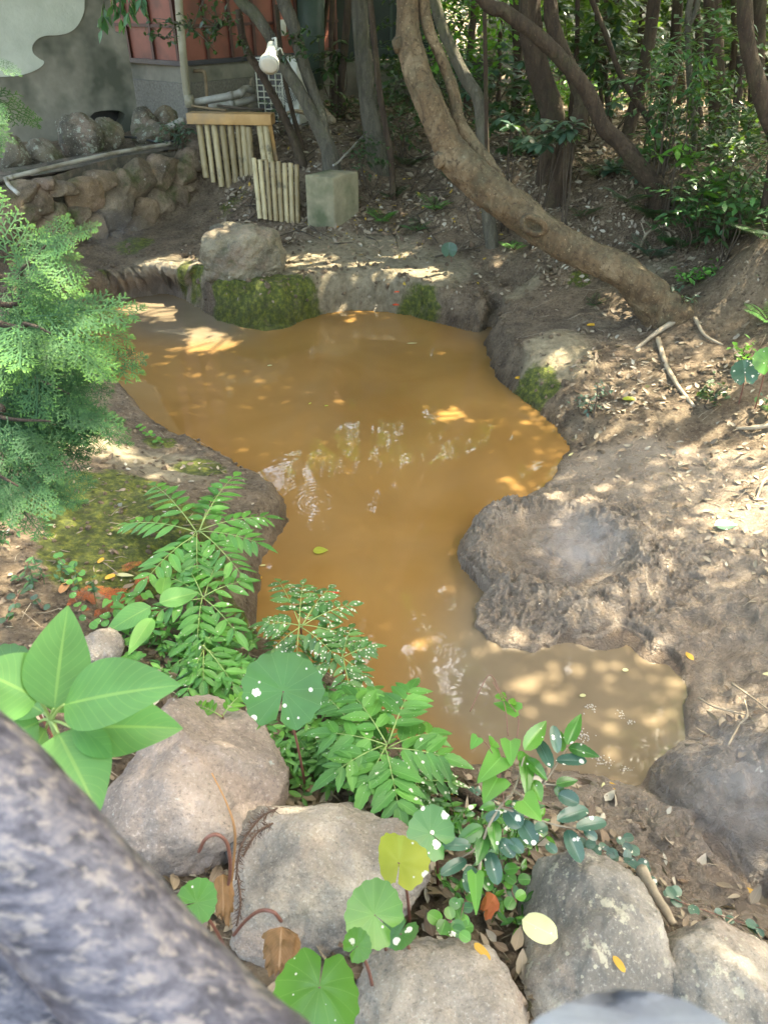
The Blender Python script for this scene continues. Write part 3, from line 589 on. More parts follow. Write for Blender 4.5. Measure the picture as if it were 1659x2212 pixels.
# ------------------------------------------------------------------ concrete wall, red building, wall behind
def wallR(d):  # rotation taking local X to direction d (horizontal), local Z up
    d = np.array([d[0], d[1], 0.]); d = unit(d); return np.stack([d, np.cross([0, 0, 1.], d), [0, 0, 1.]], -1)
def onplane(px, py, A, d):
    """photo pixel -> (s, z) on the vertical plane through A along d"""
    r = ray(px, py); n = np.array([-d[1], d[0]]); t = (A[0] * n[0] + A[1] * n[1]) / (r[0] * n[0] + r[1] * n[1])
    return ((r[0] * t - A[0]) * d[0] + (r[1] * t - A[1]) * d[1], CAMZ + r[2] * t)
def slab(mb, pts, A, d, th, off=0.0, var=.5):
    """extruded outline given as (s,z) on a vertical plane; front face off metres towards the camera"""
    n3 = np.array([d[1], -d[0], 0.]); k = len(pts)
    f = np.array([[A[0] + d[0] * s, A[1] + d[1] * s, z] for s, z in pts]) + n3 * off; b = f - n3 * th
    mb.add(np.concatenate([f, b]), [tuple(range(k)), tuple(range(2 * k - 1, k - 1, -1))] + [(i, i + k, (i + 1) % k + k, (i + 1) % k) for i in range(k)], None, var)
cA = np.array([-4.6, 7.95]); cB = PY(285, 250, 9.05)[:2]; cd = unit(cB - cA)
root = empty('concrete_wall', (cA[0], cA[1], .9), 'tall grey concrete wall with a curved pale green plaster area and a broken pipe hole', 'wall')
mb = MB(); s1 = onplane(256, 100, cA, cd)[0]; s2 = onplane(300, 262, cA, cd)[0]; s3 = onplane(272, 70, cA, cd)
hs, hz = onplane(236, 262, cA, cd)
hole = [(hs + .16 * cos(a) * (1 + .25 * sin(3 * a)), hz + .13 * sin(a) * (1 + .2 * cos(2 * a))) for a in np.linspace(0, 2 * pi, 16, endpoint=False)]
zb, zt = .5, 3.6
# wall face built round the hole
sL = -.8
outer = [(sL, zb), (sL, zt), (s1, zt), (s1, s3[1]), (s3[0], s3[1]), (s2, zb)]
left = [(sL, zb), (sL, zt), (hs, zt)] + [hole[k] for k in (4, 5, 6, 7, 8, 9, 10, 11, 12)] + [(hs, zb)]
right = [(hs, zb)] + [hole[k] for k in (12, 13, 14, 15, 0, 1, 2, 3, 4)] + [(hs, zt), (s1, zt), (s1, s3[1]), (s3[0], s3[1]), (s2, zb)]
left = left[::-1]; right = right[::-1]
slab(mb, left, cA, cd, .25); slab(mb, right, cA, cd, .25)
mb.build('wall_face', 'concrete', root, smooth=False)
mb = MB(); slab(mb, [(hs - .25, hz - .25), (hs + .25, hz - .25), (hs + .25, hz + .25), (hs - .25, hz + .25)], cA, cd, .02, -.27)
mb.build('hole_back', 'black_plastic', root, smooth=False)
out_px = [(-300,-330),(0,-330),(200,-330),(190,-150),(184,-60),(183,0),(181,28),(168,55),(150,70),(125,76),(100,77),(82,84),(71,98),(72,114),(85,126),(95,132),(93,140),(80,150),(58,159),(25,165),(-30,164),(-90,150),(-180,158),(-300,140),(-310,0)]
pl = catmull(np.array([(*onplane(a, b, cA, cd), 0) for a, b in out_px]), 4)[:, :2]
mb = MB(); slab(mb, [tuple(q_) for q_ in pl[::-1]], cA, cd, .012, .014); mb.build('plaster_area', 'pale_plaster', root, smooth=False)
# red boarded building on a concrete foundation
bc = PY(392, 132, 9.4); dl = unit(np.array([-.80, .62])); dr = unit(np.array([.62, .80])); bc2 = bc[:2]
root = empty('red_building', (bc[0], bc[1], 1.0), 'red boarded building with dark battens on a grey concrete foundation', 'building')
zf = bc[2]
for d, L, nm_ in ((-dl, 1.6, 'l'), (dr, 2.6, 'r')):
    A = bc2 - d * L if nm_ == 'l' else bc2
    mb = MB(); slab(mb, [(0, zf), (L, zf), (L, 3.9), (0, 3.9)][::-1], A, d, .08); mb.build('board_wall', 'red_board', root, smooth=False)
    mb = MB()
    for k in range(1, 9): slab(mb, [(0.002, zf + k * .30), (L + .012, zf + k * .30), (L + .012, zf + k * .30 + .03), (.002, zf + k * .30 + .03)][::-1], A, d, .01, .018)
    for k in range(8): 
        s_ = (L - .02 - k * .42) if nm_ == 'l' else .02 + k * .36
        if 0 < s_ < L: slab(mb, [(s_ - .02, zf), (s_ + .02, zf), (s_ + .02, 3.9), (s_ - .02, 3.9)][::-1], A, d, .02, .025)
    mb.build('batten', 'dark_batten', root, smooth=False)
    mb = MB(); slab(mb, [(-.0, zf - .045), (L + .03, zf - .045), (L + .03, zf + .0), (0, zf + .0)][::-1], A, d, .1, .035); mb.build('flashing', 'flashing', root, smooth=False)
    mb = MB(); slab(mb, [(0, .5), (L + .0, .5), (L + .0, zf - .047), (0, zf - .047)][::-1], A, d, .12, -.01)
    mb.build('foundation', 'concrete', root, smooth=False)
    mb = MB(); slab(mb, [(0, .5), (L + .05, .5), (L + .05, zf - .21), (0, zf - .21)][::-1], A, d, .05, .045)
    mb.build('plinth', 'plinth', root, smooth=False)
mb = MB(); tube(mb, [PY(384, -40, 9.15), PY(391, 60, 9.15), PY(403, 190, 9.15), PY(409, 222, 9.15)], .040, 14, 3); 
o = mb.build('downpipe', 'pvc_beige', root)
mb = MB(); tube(mb, [PY(408, 205, 9.15), PY(411, 232, 9.15)], .05, 14, 2); mb.build('elbow', 'pvc_beige', o)
mb = MB(); tube(mb, [PY(419, 153, 9.55), PY(436, 153, 9.5), PY(443, 160, 9.48), PY(447, 205, 9.4), PY(449, 232, 9.35)], .018, 10, 4); mb.build('tap_pipe', 'rust_pipe', root)
mb = MB(); box(mb, PY(610, 60, 10.5), (.09, .05, .16), wallR(dr), bev=.008); mb.build('meter_box', 'white_enamel', root)
# dark green walls behind the lamp trees
root = empty('green_annex', (-.9, 11.6, 1.0), 'dark green metal annex with a round green column behind the slanting trees', 'building')
mb = MB(); tube(mb, [PY(668, -60, 11), PY(668, 190, 11)], .19, 24, 2); mb.build('column', 'green_metal', root)
mb = MB(); slab(mb, [(0, 1.45), (1.75, 1.45), (1.75, 4.2), (0, 4.2)][::-1], np.array([-1.0, 11.9]), unit(np.array([1, .12])), .1); mb.build('metal_wall', 'dark_green_wall', root, smooth=False)
for k in range(4):
    mb = MB(); s_ = .25 + .42 * k; slab(mb, [(s_, 1.45), (s_ + .03, 1.45), (s_ + .03, 4.2), (s_, 4.2)][::-1], np.array([-1.0, 11.9]), unit(np.array([1, .12])), .02, .025); mb.build('seam', 'green_metal', root, smooth=False)
mb = MB(); slab(mb, [(0, .8), (2.6, .8), (2.6, 1.44), (0, 1.44)][::-1], np.array([-1.0, 11.9]), unit(np.array([1, .12])), .14, .03); mb.build('foundation', 'concrete', root, smooth=False)
root = empty('boundary_wall', (6, 16, 1.0), 'plain grey green boundary wall seen far behind the tree trunks', 'wall')
mb = MB(); slab(mb, [(0, .9), (12, .9), (12, 3.3), (0, 3.3)][::-1], np.array([1.8, 16.5]), unit(np.array([1, -.18])), .15); mb.build('wall_face', 'concrete', root, smooth=False)
for k in range(6):
    mb = MB(); s_ = k * 2.0; slab(mb, [(s_, .9), (s_ + .2, .9), (s_ + .2, 3.4), (s_, 3.4)][::-1], np.array([1.8, 16.5]), unit(np.array([1, -.18])), .05, .05); mb.build('pier', 'concrete', root, smooth=False)
# ------------------------------------------------------------------ air conditioner
acp = PY(598, 288, 9.25); acp[2] = .98
root = empty('air_conditioner', acp, 'white outdoor air conditioner unit behind the lamp trees', 'air conditioner')
aR = wallR(unit(np.array([.94, -.34]))) ; aR = wallR(unit(np.array([-.28, -.96])))
def al(x, y, z): return acp + aR @ np.array([x, y, z])
# local X: length of the grille side (towards camera), Y: right, Z up
mb = MB(); box(mb, al(0, .12, .36), (.34, .48, .62), aR, bev=.015); mb.build('casing', 'white_enamel', root)
mb = MB()
box(mb, al(.174, .04, .36), (.012, .32, .60), aR, bev=.003); mb.build('grille_panel', 'black_plastic', root)
mb = MB()
for k in range(11): box(mb, al(.186, .04, .08 + k * .056), (.010, .30, .012), aR)
for k in range(5): box(mb, al(.190, -.10 + k * .072, .36), (.008, .012, .58), aR)
mb.build('side_grille', 'grille_beige', root)
mb = MB(); ang = np.linspace(0, 2 * pi, 33)
fc = al(.18, .25, .36); tube(mb, [fc - aR @ np.array([.01, 0, 0]), fc + aR @ np.array([.004, 0, 0])], .105, 24, 1); mb.build('fan_opening', 'black_plastic', root); mb = MB()
for r_ in np.linspace(.03, .14, 6):
    ring_ = [fc + aR @ np.array([.012, cos(a) * r_ * .78, sin(a) * r_ * .9]) for a in ang]; tube(mb, ring_, .0045, 5, 1, cap=False)
mb.build('fan_guard', 'white_enamel', root)
mb = MB(); 
for s_ in (-.2, .4): box(mb, al(0, s_, .03), (.36, .05, .05), aR)
mb.build('foot', 'concrete', root)
# ------------------------------------------------------------------ spot lamp
LD = 5.55
lp = PD(585, 130, LD); a0, a1 = PD(588, 97, LD + .12), PD(585, 128, LD - .02)
root = empty('spot_lamp', a0, 'white cylindrical spot lamp hanging from the slanting tree, its lens facing down', 'lamp')
ax = unit(np.array([-.03, -.85, -.50])); s0 = a0
mb = MB(); tube(mb, [s0, s0 + ax * .012, s0 + ax * .08, s0 + ax * .15, s0 + ax * .19, s0 + ax * .21], [.030, .036, .038, .050, .068, .070], 28, 3, cap=True); mb.build('housing', 'white_enamel', root)
mb = MB(); tube(mb, [s0 + ax * .205, s0 + ax * .235], [.074, .076], 28, 2); mb.build('rim', 'white_enamel', root)
mb = MB(); tube(mb, [s0 + ax * .236, s0 + ax * .246, s0 + ax * .250], [.066, .055, .02], 28, 2); mb.build('lens', 'lamp_glass', root)
mb = MB(); b0 = PD(597, 100, LD + .1); box(mb, b0, (.018, .03, .12), None, bev=.006); tube(mb, [PD(588, 84, LD + .1), PD(596, 82, LD + .1), PD(598, 92, LD + .1)], .006, 8, 2)
tube(mb, [PD(597, 112, LD + .1), PD(606, 104, LD + .1), PD(612, 118, LD + .15)], .006, 8, 3); mb.build('bracket', 'white_enamel', root)
# ------------------------------------------------------------------ pipes, hoses
def pipe(name, pts, r, mat, label, cat='pipe', group=None, joints=()):
    mb = MB(); root = empty(name, pts[0], label, cat, group) if joints else None
    tube(mb, pts, r, 14, 5); o = mb.build(name if not joints else 'tube_section', mat, root)
    for j in joints:
        mb = MB(); d = unit(pts[j + 1] - pts[j]) if j + 1 < len(pts) else unit(pts[j] - pts[j-1]); tube(mb, [pts[j] - d * .03, pts[j] + d * .03], r * 1.10, 14, 1); mb.build('joint', mat, root)
    if not joints: tag(o, label, cat, group)
pipe('drain_pipe', [PY(306,278,8.6), PY(340,279,8.5), PY(352,280,8.45), PY(372,271,8.45), PY(398,258,8.5)], .032, 'pvc_grey', 'fat grey brown pipe with an elbow joint lying over the rocks', joints=(2,))
pipe('drain_pipe', [PY(414,222,9.2), PY(470,212,9.1), PY(500,206,9.1), PY(520,200,9.1), PY(530,192,9.15), PY(546,194,9.3)], .036, 'pvc_grey', 'thick pale grey pipe with an S bend against the foundation', joints=(2, 3))
pipe('drain_pipe', [PY(452,232,9.0), PY(500,225,9.1), PY(555,212,9.3)], .034, 'pvc_grey', 'grey pipe running below the S bend pipe', joints=(1,))
pipe('rod', [PY(470,228,8.7), PY(520,234,8.6), PY(572,237,8.6)], .012, 'dark_stick', 'dark thin rod lying behind the beam of the bamboo fence', 'rod')
pipe('branch', [PY(415,228,8.8), PY(450,234,8.75), PY(490,238,8.7)], .012, 'rust_pipe', 'brown pipe branch resting near the foot of the downpipe', 'stick')
pipe('water_pipe', [PY(14,386,6.45), PY(22,384,6.5), PY(120,359,6.85), PY(250,330,7.45), PY(352,313,7.95), PY(368,309,8.05)], .017, 'pvc_grey', 'long thin beige pipe running along the ledge above the stone wall', joints=(1,))
pipe('water_pipe', [PY(14,386,6.45), PY(20,400,6.35), PY(40,418,6.2)], .017, 'pvc_grey', 'short beige pipe turning down at the end of the long thin pipe')
pipe('hose', [PY(266,296,8.3), PY(300,298,8.3), PY(330,305,8.2), PY(370,305,8.2), PY(392,300,8.25)], .011, 'black_plastic', 'thin black hose lying under the fat grey brown pipe', 'hose')
pipe('metal_rod', [PY(720,357,7.15), PY(735,346,7.3), PY(788,290,7.9)], .009, 'steel', 'thin metal rod with black end leaning on the concrete block', 'rod')
pipe('fallen_log', [PY(835,148,12.5), PY(900,150,12.3)], .05, 'bark_brown', 'brown pole lying on the forest floor before the green annex', 'log')
pipe('fallen_log', [PY(660,155,11.2), PY(705,147,11.0), PY(730,145,11)], .05, 'stick', 'pale brown pole lying beside the green column', 'log')
pipe('fallen_log', [PY(602,258,8.6), PY(640,240,8.8), PY(700,262,9.2)], .02, 'stick', 'pale pole lying behind the slanting lamp tree', 'log')
pipe('fallen_log', [PY(690,235,9.8), PY(716,262,9.3)], .055, 'stick', 'short sawn log with a pale cut end behind the trees', 'log')
pipe('fallen_log', [PY(700,330,8.2), PY(750,312,8.6), PY(800,290,9)], .022, 'stick', 'long pale stick on the slope behind the concrete block', 'log')
pipe('fallen_log', [PY(745,285,9.3), PY(790,272,9.5), PY(860,282,9.3)], .04, 'bark_brown', 'grey rotten log behind the straight mossy trunk', 'log')
# ------------------------------------------------------------------ row of rocks on the ledge
RR = [((30,345),35,44,7.15,1,'brown mossy rock at the end of the ledge row beside the thin pipe',.0),((100,338),46,34,7.5,2,'low grey rock with a pale flat top on the ledge',.3),((172,308),55,52,7.85,3,'big rock with large pale lichen patches below the wall hole',.0),
 ((232,292),36,46,8.1,4,'upright pointed rock standing in front of the broken wall hole',-.5),((318,278),36,36,8.55,5,'tan rock behind the fat grey brown pipe',.2),((365,268),32,32,8.75,6,'reddish square rock against the building plinth',.9),((330,300),46,30,8.4,7,'brown rock under the fat pipe near the black hose',.4),((20,345),30,30,7.4,8,None,0)]
for (cx_, cy_), rx, ry, Y, sd_, lab, vr in RR:
    if lab is None: continue
    c_ = PY(cx_, cy_, Y); D = Y * _c + (CAMZ - c_[2]) * _s
    mb = MB(); rock(mb, c_, (rx * D / FPX * 1.05, rx * D / FPX * .9, ry * D / FPX * 1.1), sd_ + 20, 5, 9, (.55, .85), .09, rz=sd_, tilt=vr if sd_ == 4 else 0, var=.9 if sd_ == 6 else .3)
    tag(mb.build('rock', 'row_stone'), lab, 'rock', 'rocks in a row on the ledge')
# ------------------------------------------------------------------ retaining wall of stones
root = empty('retaining_wall', (WALL_A[0], WALL_A[1], .3), 'retaining wall of rounded brown stones set in mortar, left of the bamboo fence', 'wall')
mb = MB(); A3 = np.array([*WALL_A, 0.]); wn = np.array([*WALL_N, 0.]); wd3 = np.array([*_wd, 0.])
SS, TT = np.meshgrid(np.linspace(-3.2, 1.42, 110), np.linspace(0, 1, 30))
zz = .12 + TT * (.80 + .03 * np.sin(SS * 3)); qq = -.05 - .06 * TT + .03 * fbm2(SS, zz, 6, 4)
V = A3 + SS[..., None] * wd3 + qq[..., None] * wn; V[..., 2] = zz
Vt = A3 + SS[..., None] * wd3 + (-.11 - TT * .30)[..., None] * wn; Vt[..., 2] = .93 + .012 * fbm2(SS, TT, 8, 3) + .03 * TT
for VV in (V, Vt):
    ii = (np.arange(29)[:, None] * 110 + np.arange(109)[None]); mb.add(VV.reshape(-1, 3), np.stack([ii, ii + 1, ii + 111, ii + 110], -1).reshape(-1, 4))
mb.build('mortar_core', 'mortar', root)
ST = [(450,810,95,55,.2),(620,865,110,120,1),(745,757,122,78,.5),(905,790,75,108,.3),(1035,735,112,145,.2),(1190,685,112,112,.5),(1325,690,80,92,.3),(1385,600,85,85,.3),(1412,505,45,62,.4),
 (830,940,132,150,0),(1052,968,98,98,.7),(1165,885,95,100,.3),(1275,855,72,115,.4),(680,1085,105,95,.4),(975,1140,135,120,.3),(1195,1055,104,95,.5),(585,1000,78,70,.4),(540,1160,100,70,.2),(850,1165,85,60,.1),(1350,795,42,32,.5),
 (300,900,120,90,.5),(420,985,95,80,.2),(350,1100,120,90,.6),(200,830,100,75,.4),(150,980,120,90,.2),(60,900,100,90,.5),(740,1190,70,50,.2),(330,770,80,45,.3),(30,1080,120,100,.4),(200,1130,100,80,.3),(1120,1150,60,50,.3)]
for k, (zx, zy, rx, ry, vr) in enumerate(ST):
    px_, py_ = zx * .3, zy * .3 + 166
    s_, z_ = onplane(px_, py_, WALL_A, _wd); c_ = A3 + s_ * wd3 + np.array([0, 0, z_]) + wn * -.04
    D = c_[1] * _c + (CAMZ - c_[2]) * _s; sc_ = .3 * D / FPX
    mb = MB(); rock(mb, c_, (rx * sc_ * 1.32, .13, ry * sc_ * 1.05), k + 50, 5, 9, (.62, .88), .06, rz=atan2(_wd[1], _wd[0]), boxy=.9, var=vr)
    mb.build('stone', 'wall_stone', root)
# ------------------------------------------------------------------ bamboo fence and screen
def culm(mb, a, b, r, var):
    a = np.asarray(a); b = np.asarray(b); L = np.linalg.norm(b - a); n = max(2, int(L / .17)); pts = []; rr = []
    off = random.uniform(-.05, .05)
    ts = [0.]; rs = [r]
    for k in range(n):
        c_ = min(.97, max(.03, (k + .6 + off) / n)); ts += [c_ - .02, c_ - .004, c_ + .004, c_ + .02]; rs += [r, r * 1.10, r * 1.10, r * .99]
    ts.append(1.); rs.append(r * .98); o_ = np.argsort(ts); ts = np.array(ts)[o_]; rs = np.array(rs)[o_]
    tube(mb, [a + (b - a) * t_ for t_ in ts], rs, 14, 1, var=var, cap=False)
def bamboo(root, top, bot, r):
    mb = MB(); v = random.random(); culm(mb, top, bot, r, v); o = mb.build('bamboo_pole', 'bamboo', root)
    mb = MB(); d = unit(np.asarray(top) - np.asarray(bot)); t_ = np.asarray(top); tube(mb, [t_ - d * .02, t_ - d * .012], r * .93, 12, 1); mb.build('hollow', 'bamboo_dark', o)
root = empty('bamboo_fence', PY(500, 400, 8.0), 'taller bamboo fence hung under an orange brown board', 'fence')
TP = [(430,262),(446,262),(462,262),(480,262),(497,262),(513,262),(526,272),(537,275),(560,262),(573,262)]
BT = [(446,378),(462,388),(480,398),(497,404),(513,406),(527,410),(538,412),(550,415),(572,340),(585,346)]
for k, (a, b) in enumerate(zip(TP, BT)): bamboo(root, PY(*a, 8.15 - k * .01), PY(b[0], b[1] + 6, 8.0 - k * .01), .031 if k not in (1, 5) else .024)
mb = MB(); a_, b_ = PY(406, 254, 8.10), PY(588, 256, 8.0); dd = b_ - a_; box(mb, (a_ + b_) / 2 + np.array([0, .07, -.01]), (np.linalg.norm(dd), .17, .095), wallR(dd[:2]), bev=.004); mb.build('top_board', 'wood_new', root)
mb = MB(); a_, b_ = PY(581, 262, 8.05), PY(596, 352, 8.0); tube(mb, [a_, b_], .026, 4, 1); mb.build('post', 'wood_new', root, smooth=False)
root = empty('bamboo_screen', PY(600, 480, 7.3), 'shorter bamboo screen with open pole tops beside the concrete block', 'fence')
for k in range(8):
    f = k / 7; bamboo(root, PY(549 + 92 * f, 341 + 13 * f + (k % 2) * 2, 7.45), PY(562 + 82 * f, 472 + 13 * f, 7.33), .0225 if k != 2 else .019)
# ------------------------------------------------------------------ concrete block
e0, e1, e2 = PY(724, 500, 7.08), PY(659, 470, 7.22), PY(774, 462, 7.30)
bb0 = G(724, 492, .4); top = PY(722, 384, bb0[1])[2]
du = unit(np.array([-.86, .42])); dv = unit(np.array([.72, .70])); Lu, Lv = .30, .31
root_c = []
for d_ in ((0, 0), (Lv, 0), (Lv, Lu), (0, Lu)): root_c.append(bb0[:2] + dv * d_[0] + du * d_[1])
bm = bmesh.new(); vs = [bm.verts.new((c_[0], c_[1], .22)) for c_ in root_c] + [bm.verts.new((c_[0] * 1.0, c_[1], top + (.012 if k in (1, 2) else 0))) for k, c_ in enumerate(root_c)]
for f in ((3,2,1,0),(4,5,6,7),(0,1,5,4),(1,2,6,5),(2,3,7,6),(3,0,4,7)): bm.faces.new([vs[i] for i in f])
bmesh.ops.bevel(bm, geom=list(bm.edges), offset=.014, segments=3, affect='EDGES', profile=.5); bmesh.ops.triangulate(bm, faces=bm.faces[:]); 
for _ in range(4): bmesh.ops.subdivide_edges(bm, edges=[e for e in bm.edges if e.calc_length() > .03], cuts=1)
V = np.array([v.co[:] for v in bm.verts]); V += unit(V - V.mean(0)) * (fbm(V * 14, 4) * .006)[:, None]; mb = MB(); mb.add(V, [tuple(v.index for v in f.verts) for f in bm.faces]); bm.free()
tag(mb.build('concrete_block', 'block_concrete', smooth=True), 'square weathered concrete block standing on the slope between bamboo and trees', 'block')
# ------------------------------------------------------------------ boulders
def boulder(px_, py_, z_, rxp, ryp, dep, seed, mat, lab, **kw):
    c_ = P(px_, py_, z_); D = c_[1] * _c + (CAMZ - z_) * _s; s_ = D / FPX
    mb = MB(); rock(mb, c_, (rxp * s_, dep, ryp * s_), seed, 6, **kw)
    tag(mb.build('boulder', mat), lab, 'boulder')
boulder(523, 556, .42, 84, 66, .26, 3, 'pale_boulder', 'pale yellowish boulder with a hollow standing on the far bank path', facet=4, fd=(.75, .92), rough=.10, boxy=.8)
boulder(408, 1712, .40, 220, 190, .27, 31, 'pink_boulder', 'large grey pink boulder beneath the big leaved plant, close to the railing', facet=8, fd=(.62, .88), rough=.085, boxy=.7, rz=.5)
boulder(715, 1905, .36, 212, 170, .24, 12, 'boulder', 'grey tan boulder between the large grey pink boulder and the spotted shrub', facet=8, fd=(.64, .88), rough=.085, boxy=.9)
boulder(1275, 2092, .35, 178, 170, .23, 44, 'spotted_boulder', 'tall grey boulder dotted with pale lichen, yellow leaves lying on it', facet=6, fd=(.72, .92), rough=.07, boxy=.6)
boulder(955, 2272, .40, 195, 130, .22, 9, 'boulder', 'low rounded boulder at the bottom edge with a pinkish crown', facet=4, fd=(.75, .92), rough=.07, boxy=.6)
boulder(1598, 2222, .36, 165, 150, .22, 15, 'spotted_boulder', 'cream coloured boulder in the bottom right corner beside the mud bank', facet=4, fd=(.75, .95), rough=.06, boxy=.5)
boulder(215, 1405, .44, 48, 34, .09, 61, 'boulder', 'small grey rock half hidden behind the upright big leaf', facet=6, rough=.1)
# ------------------------------------------------------------------ railing close to the lens
def railmat():
    m, t, p, oc, _ = newmat('rail_paint')
    rdir = nd(t, 'Mapping', {'Vector': oc, 'Rotation': (0, 0, .64), 'Scale': (.45, 1, 1)}).outputs[0]; n = noise(t, 78, 7, .70, rdir, .4)
    col = ramp(t, n, [(.36, (.035,.032,.042)), (.46, (.085,.078,.098)), (.55, (.14,.128,.150)), (.65, (.23,.20,.20))])
    col = mix(t, ramp(t, noise(t, 120, 6, .65, rdir), [(.53, 0), (.62, .65)]), col, (.36,.30,.26))
    setp(t, p, Base_Color=col, Roughness=.38, Normal=bump(t, n, .4, .004)); M['rail_paint'] = m
railmat()
ra = PD(-40, 1722, .51); rb = PD(400, 2212, .49); rd_ = rb - ra; rd_[2] = 0; rr_ = .047
root = empty('log_railing', (rb[0], rb[1], .7), 'weathered round log railing, very close and out of focus', 'railing')
mb = MB(); tube(mb, [ra - rd_ * 4, ra - rd_, ra, rb, rb + rd_ * .8], rr_, 40, 12, rough=.05, freq=14); mb.build('top_rail', 'rail_paint', root)
la = ra + np.array([-.03, -.03, -.17]); lb = rb + np.array([-.03, -.03, -.17]); mb = MB(); tube(mb, [la - rd_ * 4, la, lb, lb + rd_], .045, 32, 10, rough=.05, freq=14); mb.build('lower_rail', 'rail_paint', root)
simple('post_paint', (.24,.26,.30), (.40,.41,.43), 14, .4, .2, .003)
pc = PD(1400, 2640, .36)
mb = MB(); tube(mb, [np.array([pc[0], pc[1], .4]), pc - [0, 0, .06], pc - [0, 0, .012], pc + [0, 0, .006], pc + [0, 0, .012]], [.085, .085, .080, .055, .006], 32, 5, rough=.04, freq=20)
tag(mb.build('railing_post', 'post_paint'), 'blurred blue grey railing post top at the bottom edge', 'post')
# ------------------------------------------------------------------ trees
def scatter_leaves(mb, pts, size, tpl, rg, flat=.5, var=(.0, 1.), droop=0.0, svar=.35):
    N = len(pts); d = rg.normal(size=(N, 3)); d[:, 2] = d[:, 2] * (1 - flat) - droop; d = unit(d)
    up = rg.normal(size=(N, 3)) * .5 + np.array([0, 0, 1.]); R = frames(d, up) * (size * (1 + svar * rg.uniform(-1, 1, N)))[:, None, None]
    mb.inst(tpl, R, pts, rg.uniform(var[0], var[1], N))
LF1 = blade('lance', .42, 2, 1, .2, .15); LF2 = blade('ovate', .5, 3, 1, .15, .15); LFO = blade('obov', .42, 5, 1, .15, .2)
def crown_points(c, rad, n, rg, nclump, csz):
    u = unit(rg.normal(size=(nclump, 3))) * (rg.random(nclump) ** .45)[:, None]; cc = np.asarray(c) + u * np.asarray(rad)
    k = rg.integers(0, nclump, n); return cc[k] + rg.normal(size=(n, 3)) * csz * np.array([1, 1, .55]), cc
# openings cut in the unseen canopy to let sun patches onto the ground (photo pixel, height, radius in metres)
SUNNY = [(680,575,.3,.13),(790,580,.3,.10),(860,572,.3,.13),(930,590,.28,.10),(620,560,.3,.07),(360,575,.28,.14),(430,590,.28,.08),(380,675,0,.24),(300,665,0,.18),(430,715,0,.12),(350,640,0,.10),(1180,1060,.08,.08),(1260,1075,.1,.09),(1110,1045,0,.05),(1080,1040,0,.05),
 (740,872,0,.07),(530,770,0,.08),(760,690,0,.08),(740,700,0,.05),(880,770,0,.07),(960,760,0,.06),(1000,735,0,.05),(640,780,0,.05),(1560,2050,.5,.04),(200,940,.32,.13),(270,955,.3,.10),(140,960,.35,.12),(330,1030,.28,.06),(420,1000,.2,.06),
 (1620,1070,.25,.14),(1320,640,.38,.07),(1410,590,.6,.09),(1530,745,.4,.08),(1480,790,.33,.05),(1200,770,.24,.09),(1100,430,.75,.10),(1150,520,1.0,.12),(520,560,.6,.10),(1080,1380,0,.06),(1150,1480,0,.07),(900,330,.9,.06),(640,1700,.55,.07),(1590,1480,.15,.07),(1300,1040,.1,.06),(1080,570,.3,.06),(560,620,.3,.06),(1600,220,1,.2),(1290,210,1,.4),(1240,230,1,.3),(1330,250,1,.25)]
_rb = np.random.default_rng(21); _BM = []
for a, b, z, r in SUNNY: _BM.append((P(a, b, z), np.array(sdir), r * (1.9 if 540 < b < 620 else 1)))
for a, b, r, n in [(700,860,38,22),(735,890,22,10),(805,890,26,14),(930,905,10,5),(965,960,30,12),(1090,945,16,8),(1100,1000,20,5),(680,1110,22,14),(665,1060,20,8),(800,1090,16,9),(912,1130,8,5),(880,1410,20,9),(790,1390,20,6),(960,1510,26,8),(920,1240,40,6),(585,1225,14,6),(1020,970,12,4),(860,1000,40,10),(950,1440,20,6),(1230,1430,40,5),(850,960,60,10),(640,1340,20,5)]:
    for _ in range(n):
        p_ = P(a + _rb.normal() * r * .7, b + _rb.normal() * r, 0); d_ = unit(p_ - np.array([0, 0, CAMZ])) * [1, 1, -1]; _BM.append((p_, d_, _rb.uniform(.015, .05)))
def gaps(pts):  # drops leaves along beams cut for sun patches and sky glints
    keep = np.ones(len(pts), bool)
    for o_, d_, r in _BM:
        v = pts - o_; t_ = v @ d_; d = np.linalg.norm(v - t_[:, None] * d_, axis=1); r = r + (.03 if d_[1] != sdir[1] else 0); keep &= ~(d < r * (1.15 + .45 * vnoise(pts * 3.1)))
    return pts[keep]
